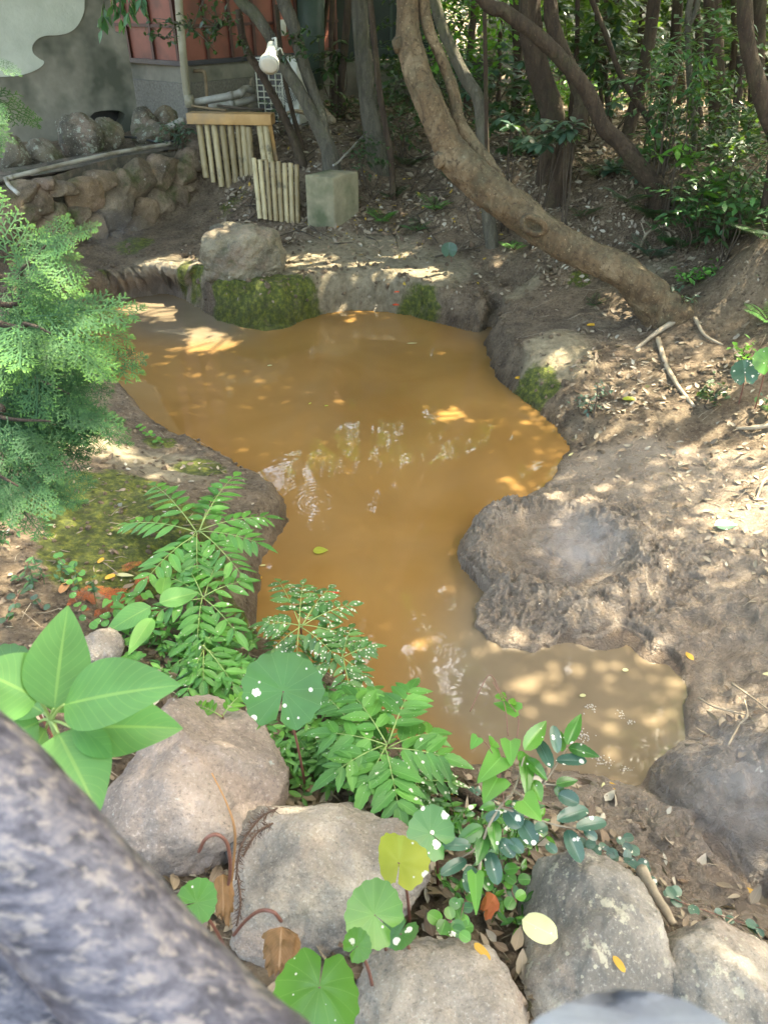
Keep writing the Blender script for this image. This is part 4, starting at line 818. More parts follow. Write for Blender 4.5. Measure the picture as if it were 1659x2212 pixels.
def tree(name, pts, label, bark, base=None, crown=None, group='trees leaning over the muddy pool', limbs=(), sprigs=(), cat='tree', ns=16, rough=.12, flare=.35, seed=0, leafm='leaf_canopy'):
    """pts: (px, py, Y, width px). Above the picture the trunk goes on to its crown."""
    rg = np.random.default_rng(seed + 100)
    W = []; Rr = []
    for (a, b, Y, w) in pts:
        p_ = PY(a, b, Y); D = Y * _c + (CAMZ - p_[2]) * _s; W.append(p_); Rr.append(w * D / FPX / 2)
    W = np.array(W); Rr = np.array(Rr) * (.84 if bark == 'bark_main' else .92)
    if base != 'air':
        g = gz(W[-1][0], W[-1][1])[0]; dn = unit(W[-1] - W[-2]); W = np.concatenate([W, [[W[-1][0] + dn[0] * .1, W[-1][1] + dn[1] * .1, min(W[-1][2], g) - .12]]]); Rr = np.append(Rr, Rr[-1] * 1.05)
    if crown:
        c_, rad, n, sz = crown
        tp = W[0]; c_ = np.array(c_); mid = tp + unit(unit(W[0] - W[1]) + np.array([0, 0, .45])) * .9
        W = np.concatenate([[c_, mid], W]); Rr = np.concatenate([[Rr[0] * .25, Rr[0] * .7], Rr])
    root = empty(name, W[-1] + [0, 0, .12] if base != 'air' else W[-1], label, cat, group)
    mb = MB(); tube(mb, W[::-1], Rr[::-1], ns, 8, rough=rough, freq=9, flare=flare); mb.build('trunk', bark, root)
    for L in limbs:
        q = [PY(a, b, Y) for (a, b, Y, w) in L]; r_ = [w * (Y * _c + (CAMZ - PY(a, b, Y)[2]) * _s) / FPX / 2 for (a, b, Y, w) in L]
        mb = MB(); tube(mb, q[::-1], r_[::-1], 10, 6, rough=rough, freq=12); mb.build('limb', bark, root)
    if crown:
        P_, cc = crown_points(c_, rad, int(n * 2.1), rg, max(12, n // 90), .28); P_ = gaps(P_)
        mb = MB(); 
        for e in cc[:22]:
            m_ = (np.array(c_) * .5 + e * .5) + rg.normal(size=3) * .15; tube(mb, [c_ - [0, 0, .3], m_, e], [Rr[1] * .5, Rr[1] * .28, .008], 6, 3)
        mb.build('branch', bark, root)
        mb = MB(); scatter_leaves(mb, P_, sz, LF1, rg); mb.build('crown', leafm, root)
    if sprigs:
        mbl = MB(); mbs = MB()
        for (a, b, Y, r, n, sz) in sprigs:
            c0 = PY(a, b, Y)
            for k in range(max(1, n // 9)):
                e = c0 + rg.normal(size=3) * r * np.array([1, .7, .6]); tube(mbs, [c0 + (e - c0) * .0, (c0 + e) / 2 + [0, 0, .02], e], [.006, .004, .002], 5, 2)
                t_ = rg.uniform(.3, 1.05, 9)[:, None]; q = c0 + (e - c0) * t_ + rg.normal(size=(9, 3)) * .012; scatter_leaves(mbl, q, sz, LF2, rg, .3, droop=.25)
        mbs.build('twig', bark, root); mbl.build('foliage', sprig_m, root)
    return root
sprig_m = 'leaf_dark'
TR = 'tree'
main = tree(TR, [(880,-30,5.75,54),(881,30,5.72,54),(883,90,5.7,64),(903,165,5.62,66),(932,235,5.55,70),(960,300,5.5,76),(990,350,5.45,86),(1030,388,5.4,88),(1080,428,5.35,84),(1135,468,5.3,84),(1200,518,5.2,76),(1270,553,5.12,76),(1330,578,5.05,78),(1378,613,5.0,82),(1410,648,4.98,90),(1440,680,4.97,104)],
  'thick pale brown trunk leaning far over the bank with a knot in it', 'bark_main', crown=((-.1,5.6,5.2),(2.3,2.0,1.2),9000,.10), ns=48, rough=.15, flare=.3,
  limbs=[[(912,-20,5.75,24),(925,60,5.7,24),(955,130,5.7,24),(980,200,5.65,26),(990,260,5.6,28),(1015,305,5.55,30),(1045,345,5.5,34),(1075,395,5.42,40)]], seed=1)
mb = MB(); kc = PY(1150, 483, 5.17); kx = kc - np.array([0, .055, .0])
a_ = np.linspace(0, 2 * pi, 25); 
tube(mb, [kx + np.array([.075 * cos(t_), -.012 * sin(t_ * 2), .05 * sin(t_) - .02 * cos(t_)]) for t_ in a_], .020, 10, 2, rough=.35, freq=30, cap=False); mb.build('knot_rim', 'bark_main', main)
mb = MB(); rock(mb, PY(861, 95, 5.68), (.055, .06, .06), 4, 4, 3); mb.build('burl', 'bark_main', main); mb = MB(); rock(mb, PY(952, 345, 5.42), (.05, .05, .055), 5, 4, 3); mb.build('burl', 'bark_main', main)
def T(pts, lab, bark='bark_brown', **kw):
    return tree(TR, pts, lab, bark, **kw)
T([(1035,-10,5.9,28),(1090,25,5.9,30),(1150,70,5.92,31),(1200,115,5.95,32),(1255,178,5.98,33),(1280,222,6.0,34),(1302,272,6.02,34),(1345,315,6.05,36),(1382,365,6.08,40),(1420,412,6.1,46)], 'arching bare trunk crossing in front of the two dark trunks and leaning towards the pool', 'bark_brown', crown=((-.5,6.0,4.7),(1.9,1.6,1.0),6000,.10), seed=2)
T([(1144,-20,7.0,50),(1150,100,7.0,50),(1170,175,7.0,52),(1190,235,7.0,54),(1196,300,7.0,56),(1188,395,7.0,60)], 'broad dark upright trunk behind the arching trunk', crown=((1.2,7.6,5.4),(2.0,1.8,1.2),6000,.10), seed=3)
T([(1187,-20,6.9,32),(1195,60,6.9,32),(1225,135,6.88,34),(1254,200,6.85,36),(1252,250,6.83,36),(1232,300,6.82,36),(1212,370,6.8,40),(1200,432,6.8,46)], 'bent brown trunk touching the broad dark trunk and curving to its foot', crown=((1.9,6.6,5.2),(1.8,1.6,1.1),5000,.10), seed=4)
T([(935,-20,6.9,24),(958,65,6.9,26),(1003,165,6.85,28),(1033,215,6.8,28),(1042,300,6.72,28),(1050,400,6.65,29),(1056,480,6.62,30),(1065,540,6.6,30)], 'slim smooth trunk passing behind the thick leaning trunk, its foot on the far path', 'bark_grey', seed=5, crown=((.3,7.6,4.2),(2.1,1.2,1.1),6000,.10))
T([(1046,-10,6.4,9),(1049,180,6.4,10),(1052,365,6.4,10)], 'pencil thin straight stem just behind the thick leaning trunk', ns=8, base='air', seed=6, group='thin stems in the wood')
T([(1415,-20,7.6,28),(1400,100,7.6,28),(1372,225,7.6,30),(1352,300,7.55,30),(1337,380,7.5,32),(1350,440,6.9,34)], 'dark trunk slanting down left behind the lower end of the arching trunk', crown=((3.0,7.8,5.2),(1.9,1.8,1.2),5000,.10), seed=7)
T([(1270,-20,7.2,12),(1310,80,7.2,12),(1335,150,7.15,13),(1360,200,7.1,13),(1395,250,7.0,14),(1420,300,6.9,14),(1452,358,6.7,14)], 'thin crooked trunk zigzagging down to the right in the wood', ns=10, seed=8, group='thin stems in the wood')
T([(1495,-20,6.4,14),(1485,50,6.4,14),(1490,200,6.4,13),(1500,300,6.4,12),(1482,430,6.4,12)], 'thin yellowish trunk forked at the top beside leafy saplings', 'bark_grey', ns=10, seed=9, limbs=[[(1515,-20,6.4,10),(1500,25,6.4,11),(1487,55,6.4,12)]], group='thin stems in the wood')
T([(1538,-20,7.3,38),(1545,125,7.3,38),(1550,250,7.3,40),(1546,395,7.2,44)], 'straight dark trunk between the forked sapling and the right hand trunks', crown=((4.2,7.2,5.0),(1.8,1.8,1.2),4500,.10), seed=10)
T([(1608,-20,5.2,34),(1615,100,5.2,35),(1632,165,5.2,37),(1655,245,5.2,38),(1680,340,5.2,40)], 'brown trunk with reddish bark leaving the picture at the right edge', 'bark_brown', crown=((2.3,5.4,4.9),(1.7,1.7,1.1),5000,.10), seed=11)
T([(1600,120,7.0,20),(1590,230,7.0,20),(1570,350,7.0,22),(1560,400,7.0,24)], 'thin dark trunk slanting behind the right hand trunk', ns=10, seed=12, group='thin stems in the wood')
T([(1640,-20,7.2,30),(1635,150,7.2,30),(1620,300,7.1,32),(1610,390,7.0,34)], 'dark shaded trunk behind the reddish right hand trunk', ns=12, seed=13)
T([(774,-20,8.1,36),(785,125,8.1,38),(800,250,8.05,42),(822,370,8.0,46)], 'straight greenish trunk standing right of the green annex', 'bark_grey', crown=((-.6,8.8,5.4),(2.0,1.7,1.2),6500,.10), seed=14)
T([(798,-20,7.7,14),(820,200,7.7,15),(843,330,7.65,15),(850,430,7.6,15)], 'slender brown trunk beside the straight greenish trunk', ns=10, seed=15, group='thin stems in the wood')
T([(505,-20,8.0,26),(550,30,7.95,27),(588,88,7.9,27),(607,132,7.85,28),(642,188,7.8,28),(672,243,7.75,30),(700,300,7.7,34),(716,345,7.65,38)], 'slanting trunk on which the white spot lamp hangs', 'bark_grey', crown=((-2.6,8.3,4.9),(2.0,1.8,1.1),6000,.10), seed=16,
  sprigs=[(475,62,7.6,.20,110,.055),(415,62,7.6,.18,90,.05),(355,85,7.6,.11,50,.045),(520,90,7.7,.12,30,.05)])
T([(605,-20,7.95,30),(632,50,7.92,30),(648,110,7.9,28),(668,175,7.85,26),(690,235,7.8,24),(703,300,7.72,24)], 'grey trunk crossing behind the lamp tree and meeting its foot', 'bark_grey', crown=((-1.6,9.2,5.0),(1.8,1.6,1.1),4500,.10), seed=17, sprigs=[(640,80,7.7,.12,60,.06),(620,120,7.7,.08,30,.05)])
T([(515,20,8.2,17),(530,100,8.2,18),(565,160,8.15,18),(600,225,8.1,19),(628,285,8.05,20),(652,345,8.0,22)], 'dark thin trunk crossing the side grille of the air conditioner', 'bark_brown', ns=10, seed=18, group='thin stems in the wood')
T([(598,10,8.35,10),(612,150,8.3,10),(634,250,8.25,11),(652,312,8.2,12)], 'very thin trunk in front of the air conditioner fan', 'bark_brown', ns=8, seed=19, group='thin stems in the wood')
# slim dark stems farther back
rg = np.random.default_rng(5)
back = [(1232,7.9,11,'thin dark stem close behind the bent brown trunk'),(1300,8.6,9,'black thin stem in front of the bright clearing, first of two'),(1315,8.9,12,'black stem in front of the bright clearing, thicker of two'),(1440,8.6,24,'dim trunk behind the crooked thin trunk'),(1112,9.5,22,'dim upright trunk left of the broad dark trunk'),
 (1010,10.5,16,'dim trunk deep in the leafy shade behind the thick leaning trunk'),(1385,10,16,'dim slender trunk under the boundary wall'),(1510,8.4,16,'dark stem just right of the forked sapling'),(1575,8.6,14,'dark stem right of the straight dark trunk'),(1655,9,24,'dim trunk at the far right edge'),(700,11.2,10,'thin stem in front of the dark green annex'),(722,10.8,12,'dark stem before the green annex seams'),(740,10.2,18,'dim brown trunk left of the straight greenish trunk'),(1075,11,10,'faint stem behind the pencil thin stem'),(1470,10.5,18,'faint trunk before the boundary wall behind the saplings')]
for k, (px_, Y, w, lab) in enumerate(back):
    b_ = None; z_ = float(gz(PY(px_, 300, Y)[0], Y)[0]); a = rg.uniform(-25, 25)
    pyb = CY - FPX * tan(PITCH - math.atan((CAMZ - z_) / Y))
    T([(px_ + a, -20, Y, w), (px_ + a * .5 + rg.uniform(-8, 8), pyb * .4, Y, w), (px_ + rg.uniform(-5, 5), pyb * .75, Y, w), (px_, pyb, Y, w * 1.15)], lab, ns=10, seed=30 + k, group='dim stems at the back of the wood')
# tree crowns that roof the scene; their trunks stand just outside the picture; near, right and back ones added to block light
for k, (x, y, cx_, cy_, cz_, rx, ry, n, lab) in enumerate([(3.6,4.6,2.2,4.2,5.6,1.9,1.8,7000,'overhanging tree with its trunk outside the picture beyond the mud slope'),(4.2,2.6,2.9,2.7,5.4,1.8,1.6,8000,'overhanging tree beside the mud bank, trunk outside the picture'),
   (-4.6,4.4,-1.9,4.6,5.4,1.9,1.7,6500,'overhanging tree behind the cypress, trunk outside the picture'),(-5.2,6.0,-2.6,6.4,5.6,1.7,1.6,6000,'overhanging tree above the stone wall, trunk outside the picture'),
   (4.2,.6,1.7,.9,5.4,1.8,1.5,9000,'unseen tree added to shade the near boulders, trunk outside the picture'),(2.6,-2.4,1.2,-.7,5.2,1.7,1.3,7000,'unseen tree added to shade the railing, trunk outside the picture'),
   (-1.5,13.8,-.6,13.2,3.9,2.6,1.2,7000,'tall tree added behind the green annex, only its crown shading the wood'),(5.5,12.5,3.2,10.2,5.4,3.2,1.5,9000,'wide unseen tree added to shade the back of the wood'),(-1.4,10.9,.2,10.2,5.3,2.0,1.4,7000,'unseen tree added to shade the ground between annex and trunks'),(3.5,14.2,2.6,12.6,4.0,3.0,1.5,9000,'tall tree added at the back of the wood, only its crown shading the clearing'),(7.5,9,7.3,8.5,3.4,2.2,2.6,9000,'tall unseen tree added right of the wood, only its crown shading the trunks'),(-4.6,11.6,-3.6,10.0,5.6,2.2,1.8,7000,'tall tree added for shade behind the red boarded building'),(6.5,4.5,6.4,4.6,3.2,1.8,2.4,8000,'dense light blocking tree added on the far right beyond the mud slope, outside the picture'),(6.5,15.5,7,14.5,4.0,3.2,1.4,8000,'tall tree added for shade before the boundary wall at the right')]):
    z_ = float(gz(x, y)[0]); root = empty(TR, (x, y, z_), lab, 'tree', 'trees leaning over the muddy pool'); rgk = np.random.default_rng(300 + k)
    mb = MB(); tube(mb, [(x, y, z_ - .1), (x + .1, y, 2), (x * .8 + cx_ * .2, y, 3.6), (cx_, cy_, cz_)], [.13, .11, .09, .03], 14, 8, rough=.1, flare=.3); mb.build('trunk', 'bark_brown', root)
    P_, cc = crown_points((cx_, cy_, cz_), (rx, ry, 1.1 if cz_ > 4.4 else 2.3), int(n * 2.1), rgk, n // 90, .28); P_ = gaps(P_); mb = MB()  # low crowns stretched taller to block light from the sides
    for e in cc[:22]: tube(mb, [(cx_, cy_, cz_ - .4), (np.array([cx_, cy_, cz_]) + e) / 2, e], [.03, .02, .006], 6, 3)
    mb.build('branch', 'bark_brown', root); mb = MB(); scatter_leaves(mb, P_, .10 if cy_ < 8 else .15, LF1, rgk); mb.build('crown', 'leaf_canopy', root)
# ------------------------------------------------------------------ shrubs and saplings in the wood
def shrub(px_, py_, Y, r, n, sz, kind, label, leafm='leaf_dark', seed=0, h=None, name='shrub', up=.35, stems=5):
    rg = np.random.default_rng(500 + seed); c0 = PY(px_, py_, Y); g = float(gz(c0[0], c0[1])[0])
    root = empty(name, (c0[0], c0[1], g), label, name.replace('_', ' '), 'leafy shrubs in the wood' if name == 'shrub' else None)
    base = np.array([c0[0], c0[1], g - .03]); ms, ml = MB(), MB(); T_ = {'ros': LFO, 'small': LF2, 'lance': LF1}[kind]
    per = 7 if kind == 'ros' else 9; K = max(2, n // per)
    for k in range(K):
        e = c0 + unit(rg.normal(size=3)) * rg.random() ** .4 * np.array([r, r, r * .85]); e[2] = max(e[2], g + .06)
        if k < stems:
            mid = (base * .5 + e * .5) + rg.normal(size=3) * r * .15; tube(ms, [base + rg.normal(size=3) * [.03, .03, 0], mid, e], [.007, .005, .002], 5, 3)
        if kind == 'ros':
            th = rg.uniform(0, 2 * pi) + np.arange(per) * 2 * pi / per; d = np.stack([np.cos(th), np.sin(th), rg.uniform(-.45, .35, per)], -1) + rg.normal(size=3) * .25
            R = frames(unit(d), np.array([0, 0, 1.]) + rg.normal(size=(per, 3)) * .15) * (sz * rg.uniform(.7, 1.15, per))[:, None, None]; ml.inst(T_, R, np.repeat(e[None], per, 0), rg.uniform(0, 1, per))
        else:
            ax_ = unit(rg.normal(size=3) * [1, 1, .5]); t_ = np.linspace(-.5, 1, per)[:, None]; q = e + ax_ * t_ * sz * 2.2 + rg.normal(size=(per, 3)) * .01
            side = np.where(np.arange(per) % 2, 1, -1)[:, None]; d = unit(ax_ * .6 + side * unit(np.cross(ax_, [0, 0, 1.])) + rg.normal(size=(per, 3)) * .25 - [0, 0, .15])
            R = frames(d, np.array([0, 0, 1.]) + rg.normal(size=(per, 3)) * .3) * (sz * rg.uniform(.7, 1.2, per))[:, None, None]; ml.inst(T_, R, q, rg.uniform(0, 1, per))
    ms.build('stem', 'dark_stick', root); ml.build('foliage', leafm, root)
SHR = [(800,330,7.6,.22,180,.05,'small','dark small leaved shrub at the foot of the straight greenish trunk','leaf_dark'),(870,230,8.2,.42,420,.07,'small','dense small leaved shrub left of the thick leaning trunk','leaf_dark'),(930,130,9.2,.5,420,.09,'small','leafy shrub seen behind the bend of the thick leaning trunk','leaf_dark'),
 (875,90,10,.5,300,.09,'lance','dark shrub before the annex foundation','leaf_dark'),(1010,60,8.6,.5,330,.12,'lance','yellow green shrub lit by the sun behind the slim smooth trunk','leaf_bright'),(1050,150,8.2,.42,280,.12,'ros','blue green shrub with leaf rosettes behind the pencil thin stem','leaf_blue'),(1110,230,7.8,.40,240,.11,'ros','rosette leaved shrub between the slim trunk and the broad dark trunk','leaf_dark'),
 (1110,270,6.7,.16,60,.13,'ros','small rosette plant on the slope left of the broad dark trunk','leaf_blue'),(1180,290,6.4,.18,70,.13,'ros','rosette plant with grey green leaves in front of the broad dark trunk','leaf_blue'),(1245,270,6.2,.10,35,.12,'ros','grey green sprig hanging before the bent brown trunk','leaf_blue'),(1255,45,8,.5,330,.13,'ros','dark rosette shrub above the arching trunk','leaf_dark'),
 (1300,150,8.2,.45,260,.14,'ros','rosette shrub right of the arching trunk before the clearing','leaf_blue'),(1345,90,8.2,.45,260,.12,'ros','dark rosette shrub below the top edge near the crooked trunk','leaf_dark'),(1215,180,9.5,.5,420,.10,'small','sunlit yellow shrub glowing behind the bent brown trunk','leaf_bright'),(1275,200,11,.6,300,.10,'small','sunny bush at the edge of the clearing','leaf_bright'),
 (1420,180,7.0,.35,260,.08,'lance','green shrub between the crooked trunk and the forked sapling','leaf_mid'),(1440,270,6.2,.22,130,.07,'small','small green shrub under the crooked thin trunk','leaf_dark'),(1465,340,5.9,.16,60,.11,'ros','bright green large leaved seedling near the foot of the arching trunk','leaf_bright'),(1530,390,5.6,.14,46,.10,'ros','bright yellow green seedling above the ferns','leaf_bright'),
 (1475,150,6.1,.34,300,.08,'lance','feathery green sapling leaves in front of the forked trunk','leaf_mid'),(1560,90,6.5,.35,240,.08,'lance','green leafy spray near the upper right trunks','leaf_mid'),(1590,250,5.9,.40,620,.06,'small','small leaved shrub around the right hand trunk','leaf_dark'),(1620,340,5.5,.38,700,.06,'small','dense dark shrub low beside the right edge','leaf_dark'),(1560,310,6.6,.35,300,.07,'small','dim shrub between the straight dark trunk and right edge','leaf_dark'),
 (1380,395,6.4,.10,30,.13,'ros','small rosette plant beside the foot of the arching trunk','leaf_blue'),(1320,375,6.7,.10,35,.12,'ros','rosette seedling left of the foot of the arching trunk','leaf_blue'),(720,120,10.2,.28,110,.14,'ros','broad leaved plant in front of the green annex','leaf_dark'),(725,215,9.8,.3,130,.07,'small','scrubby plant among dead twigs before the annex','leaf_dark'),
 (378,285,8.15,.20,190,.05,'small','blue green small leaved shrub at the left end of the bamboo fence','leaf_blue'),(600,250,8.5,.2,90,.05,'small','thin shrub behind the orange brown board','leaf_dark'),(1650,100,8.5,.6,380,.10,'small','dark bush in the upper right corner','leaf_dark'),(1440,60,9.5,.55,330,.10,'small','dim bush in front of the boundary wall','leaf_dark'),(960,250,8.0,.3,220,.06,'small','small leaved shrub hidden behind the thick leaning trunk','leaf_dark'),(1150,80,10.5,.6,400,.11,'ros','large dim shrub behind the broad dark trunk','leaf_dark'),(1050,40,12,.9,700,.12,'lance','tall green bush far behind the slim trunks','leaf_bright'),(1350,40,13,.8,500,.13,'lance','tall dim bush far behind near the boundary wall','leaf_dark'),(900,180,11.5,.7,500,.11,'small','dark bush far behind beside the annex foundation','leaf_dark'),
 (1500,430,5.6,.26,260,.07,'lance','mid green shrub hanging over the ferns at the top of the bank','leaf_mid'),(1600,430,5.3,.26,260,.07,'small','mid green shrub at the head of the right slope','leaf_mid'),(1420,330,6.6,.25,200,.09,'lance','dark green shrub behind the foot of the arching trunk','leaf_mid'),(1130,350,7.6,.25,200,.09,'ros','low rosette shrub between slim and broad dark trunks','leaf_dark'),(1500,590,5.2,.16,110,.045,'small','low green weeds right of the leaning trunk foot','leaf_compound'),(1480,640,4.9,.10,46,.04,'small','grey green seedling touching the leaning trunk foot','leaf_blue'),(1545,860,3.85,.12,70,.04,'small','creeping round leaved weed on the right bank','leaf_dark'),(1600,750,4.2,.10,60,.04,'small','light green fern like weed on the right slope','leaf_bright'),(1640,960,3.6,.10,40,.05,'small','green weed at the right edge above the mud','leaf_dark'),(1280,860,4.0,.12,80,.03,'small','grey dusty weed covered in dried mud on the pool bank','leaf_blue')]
for k, s_ in enumerate(SHR): shrub(*s_[:9], seed=k) if False else shrub(s_[0], s_[1], s_[2], s_[3], s_[4], s_[5], s_[6], s_[7], s_[8], seed=k)
for k, (px_, Y, lab) in enumerate([(1020,12.5,'dense dark bush far behind the slim trunks'),(1130,14,'dense dark bush beyond the broad dark trunk'),(1230,15,'dense dark bush beyond the arching trunk'),(1345,15,'dense dark bush right of the clearing'),(1430,13.5,'dense dark bush before the boundary wall'),(1540,13,'dense dark bush beyond the straight dark trunk'),(1640,12,'dense dark bush beyond the right edge trunks'),(940,14,'dense dark bush beyond the thick leaning trunk'),(860,13.5,'dense dark bush beside the annex'),(1250,18,'dim hedge like bush at the very back'),(1500,18,'second dim hedge like bush at the very back'),(1000,18,'third dim hedge like bush at the very back')]):
    shrub(px_, -5, Y, .95 if Y < 17 else 1.5, 900, .15 if Y < 17 else .2, ('ros', 'small', 'lance')[k % 3], lab, 'leaf_dark', seed=80 + k)
# ------------------------------------------------------------------ ferns
PIN = blade('lance', .17, 3, 1, .1, .15)
def frond(ml, ms, a, b, n, L, rg, sag=.25):
    a, b = np.asarray(a), np.asarray(b); mid = (a + b) / 2 + np.array([0, 0, np.linalg.norm(b - a) * sag]); t = np.linspace(0, 1, 12)[:, None]
    c = a * (1 - t) ** 2 + 2 * mid * t * (1 - t) + b * t * t; tube(ms, c, np.linspace(.003, .001, 12), 5, 1)
    tt = np.linspace(.15, .98, n)[:, None]; q = a * (1 - tt) ** 2 + 2 * mid * tt * (1 - tt) + b * tt * tt; dq = unit(2 * (1 - tt) * (mid - a) + 2 * tt * (b - mid))
    side = unit(np.cross(dq, [0, 0, 1.])); ll = L * np.sin(pi * (.18 + .80 * tt[:, 0])) ** .8
    for sg in (-1, 1):
        d = unit(side * sg + dq * .35 - np.array([0, 0, .12])); R = frames(d, np.tile([0, 0, 1.], (n, 1)) + rg.normal(size=(n, 3)) * .08) * np.maximum(ll, .004)[:, None, None]; ml.inst(PIN, R, q, rg.uniform(.2, .9, n))
def fern(px_, py_, r, nf, label, seed, leafm='leaf_dark', z=.5):
    rg = np.random.default_rng(700 + seed); g = G(px_, py_, z); root = empty('fern', g, label, 'fern', 'ferns on the wooded slope'); ml, ms = MB(), MB()
    for k in range(nf):
        th = 2 * pi * k / nf + rg.uniform(-.3, .3); L = r * rg.uniform(.75, 1.15); frond(ml, ms, g, g + np.array([cos(th) * L, sin(th) * L, L * rg.uniform(.25, .7)]), 17, L * .36, rg)
    ms.build('stem', 'dark_stick', root); ml.build('foliage', leafm, root)
for k, a in enumerate([(825,480,.20,7,'small bright fern low on the slope between block and path','leaf_compound'),(845,430,.18,6,'fern beside the slender brown trunk foot','leaf_dark'),(940,455,.20,7,'pale fern in the middle of the leaf covered slope','leaf_compound'),(1010,440,.16,6,'fern under the thick leaning trunk','leaf_dark'),(1290,385,.22,7,'fern in the shade between the dark trunks','leaf_dark'),
  (1420,480,.34,8,'large fern with arching fronds above the leaning trunk foot','leaf_dark'),(1500,470,.34,8,'large fern under the yellow green seedling','leaf_dark'),(1590,460,.32,8,'broad fern on the upper right slope','leaf_compound'),(1560,520,.28,7,'fern with drooping fronds below the broad fern','leaf_dark'),(1655,520,.28,7,'fern cut by the right edge on the slope','leaf_dark'),
  (760,440,.15,5,'little fern right behind the concrete block','leaf_mid'),(900,500,.16,6,'low fern at the foot of the litter slope','leaf_mid'),(985,400,.2,6,'fern half hidden by the thick leaning trunk','leaf_dark'),(1460,540,.26,7,'fern spilling over the bank right of the leaning trunk','leaf_mid'),(1530,430,.28,7,'fern behind the large ferns at the top of the bank','leaf_dark'),(1620,400,.3,7,'dim fern below the dense dark shrub','leaf_dark'),(800,300,.2,6,'fern beside the straight greenish trunk foot','leaf_dark'),(1405,560,.20,6,'dusty fern just above the leaning trunk base','leaf_blue'),(1660,620,.22,7,'fern at the right edge above the bare soil','leaf_compound'),(1660,700,.18,6,'lowest fern at the right edge','leaf_compound'),(1110,540,.14,5,'tiny pale fern near the cave mound','leaf_compound'),(1285,660,.10,5,'tiny fern under the leaning trunk','leaf_dark'),(880,360,.2,6,'fern in the shade left of the leaning trunk','leaf_dark'),(1350,440,.22,6,'dark fern left of the large fern','leaf_dark'),(1255,470,.16,5,'small fern under the bent brown trunk','leaf_dark')]): fern(a[0], a[1], a[2], a[3], a[4], k, a[5])
# ------------------------------------------------------------------ cypress at the left: trunk outside the picture, branches with flat sprays
def spray_tpl(seed):
    """one flat hinoki spray in the XY plane, axis along +Y, length 1"""
    rg = np.random.default_rng(seed); Q = []
    def seg(p, a, L, w, tone): Q.append((p[0], p[1], a, L, w, tone))
    def br(p, a, L, lev, tone):
        n = {0: 13, 1: 7, 2: 4}.get(lev, 0)
        q = np.array(p, float); a0 = a; st = L / max(n, 1)
        if lev >= 3: seg(q, a, L, .0115, tone); return
        for k in range(n):
            a = a0 + .10 * sin(k * .8) * (lev < 2) + rg.normal() * .03
            seg(q, a, st * 1.1, .012 if lev else .016, tone * (.8 if lev == 0 else 1)); q = q + st * np.array([sin(a), cos(a)])
            s_ = 1 if k % 2 else -1; f = (1 - (k + .5) / n)
            if k >= 1 or lev > 0: br(q, a + s_ * (.80 + rg.normal() * .06), (L * (.46 if lev == 0 else .50) * (f ** .75 * .85 + .15)) * rg.uniform(.85, 1.1), lev + 1, min(1, tone + .10 + .35 * (k / n) ** 2))
        if lev: seg(q, a, .02, .012, 1)
    br((0, 0), 0, 1.0, 0, .15)
    A = np.array(Q); return A
def sprays():
    out = []
    for sd_ in range(4):
        A = spray_tpl(sd_); p_ = A[:, :2]; d = np.stack([np.sin(A[:, 2]), np.cos(A[:, 2])], 1); s_ = np.stack([d[:, 1], -d[:, 0]], 1); L = A[:, 3:4]; w = A[:, 4:5] / 2
        v = np.stack([p_ - s_ * w, p_ + s_ * w, p_ + d * L + s_ * w * .8, p_ + d * L - s_ * w * .8], 1).reshape(-1, 2)
        zz = .05 * np.sin(v[:, 0] * 9) * 0 - .30 * (v[:, 1] ** 2) * .5 - .25 * v[:, 0] ** 2 + (np.tile([0, .004, .002, 0], len(A)))
        out.append((np.concatenate([v, zz[:, None]], 1), np.arange(len(A) * 4).reshape(-1, 4), np.repeat(A[:, 5], 4)))
    return out
SPR = sprays(); rg = np.random.default_rng(77)
croot = empty('cypress', (-2.0, 1.7, .75), 'cypress with flat fan shaped green sprays reaching in over the pool', 'tree')
mb = MB(); tube(mb, [(-2.05, 1.6, .5), (-2.0, 1.7, 1.6), (-1.98, 1.8, 3.0), (-2.0, 1.8, 4.4)], [.08, .07, .05, .01], 14, 6, rough=.1); mb.build('trunk', 'bark_brown', croot)
BRN = [ # start (x,y,z) and photo-pixel path with distance; sprays along
 ([(-1.9,1.8,2.1)], [(-60,640,1.85),(50,580,1.8),(100,530,1.75)], 12, .26), ([(-1.9,1.8,1.9)], [(-60,680,1.75),(60,700,1.7),(110,720,1.65)], 12, .26), ([(-1.9,1.7,1.7)], [(-60,760,1.8),(40,800,1.75),(150,850,1.7)], 12, .24),
 ([(-1.9,1.7,1.6)], [(-80,850,1.7),(0,900,1.65),(110,910,1.6)], 11, .24), ([(-1.9,1.6,1.4)], [(-100,960,1.6),(-30,1010,1.55),(40,1050,1.5)], 11, .20), ([(-1.9,1.7,1.5)], [(-60,600,2.0),(40,640,2.0),(90,650,1.95)], 10, .26), ([(-1.9,1.7,1.5)], [(-60,800,1.95),(10,820,1.9),(80,800,1.85)], 9, .26),
 ([(-1.9,1.7,1.4)], [(-60,880,1.9),(60,840,1.9),(190,800,1.88)], 9, .20), ([(-1.9,1.7,1.4)], [(-60,960,1.8),(60,950,1.8),(170,910,1.78)], 9, .19), ([(-1.9,1.8,2.6)], [(-120,160,1.9),(-60,200,1.9)], 3, .17), ([(-1.9,1.8,2.8)], [(-120,60,1.9),(-60,80,1.9)], 3, .13), ([(-1.9,1.8,2.4)], [(-120,260,1.9),(-60,260,1.9)], 3, .14)]
mbb = None
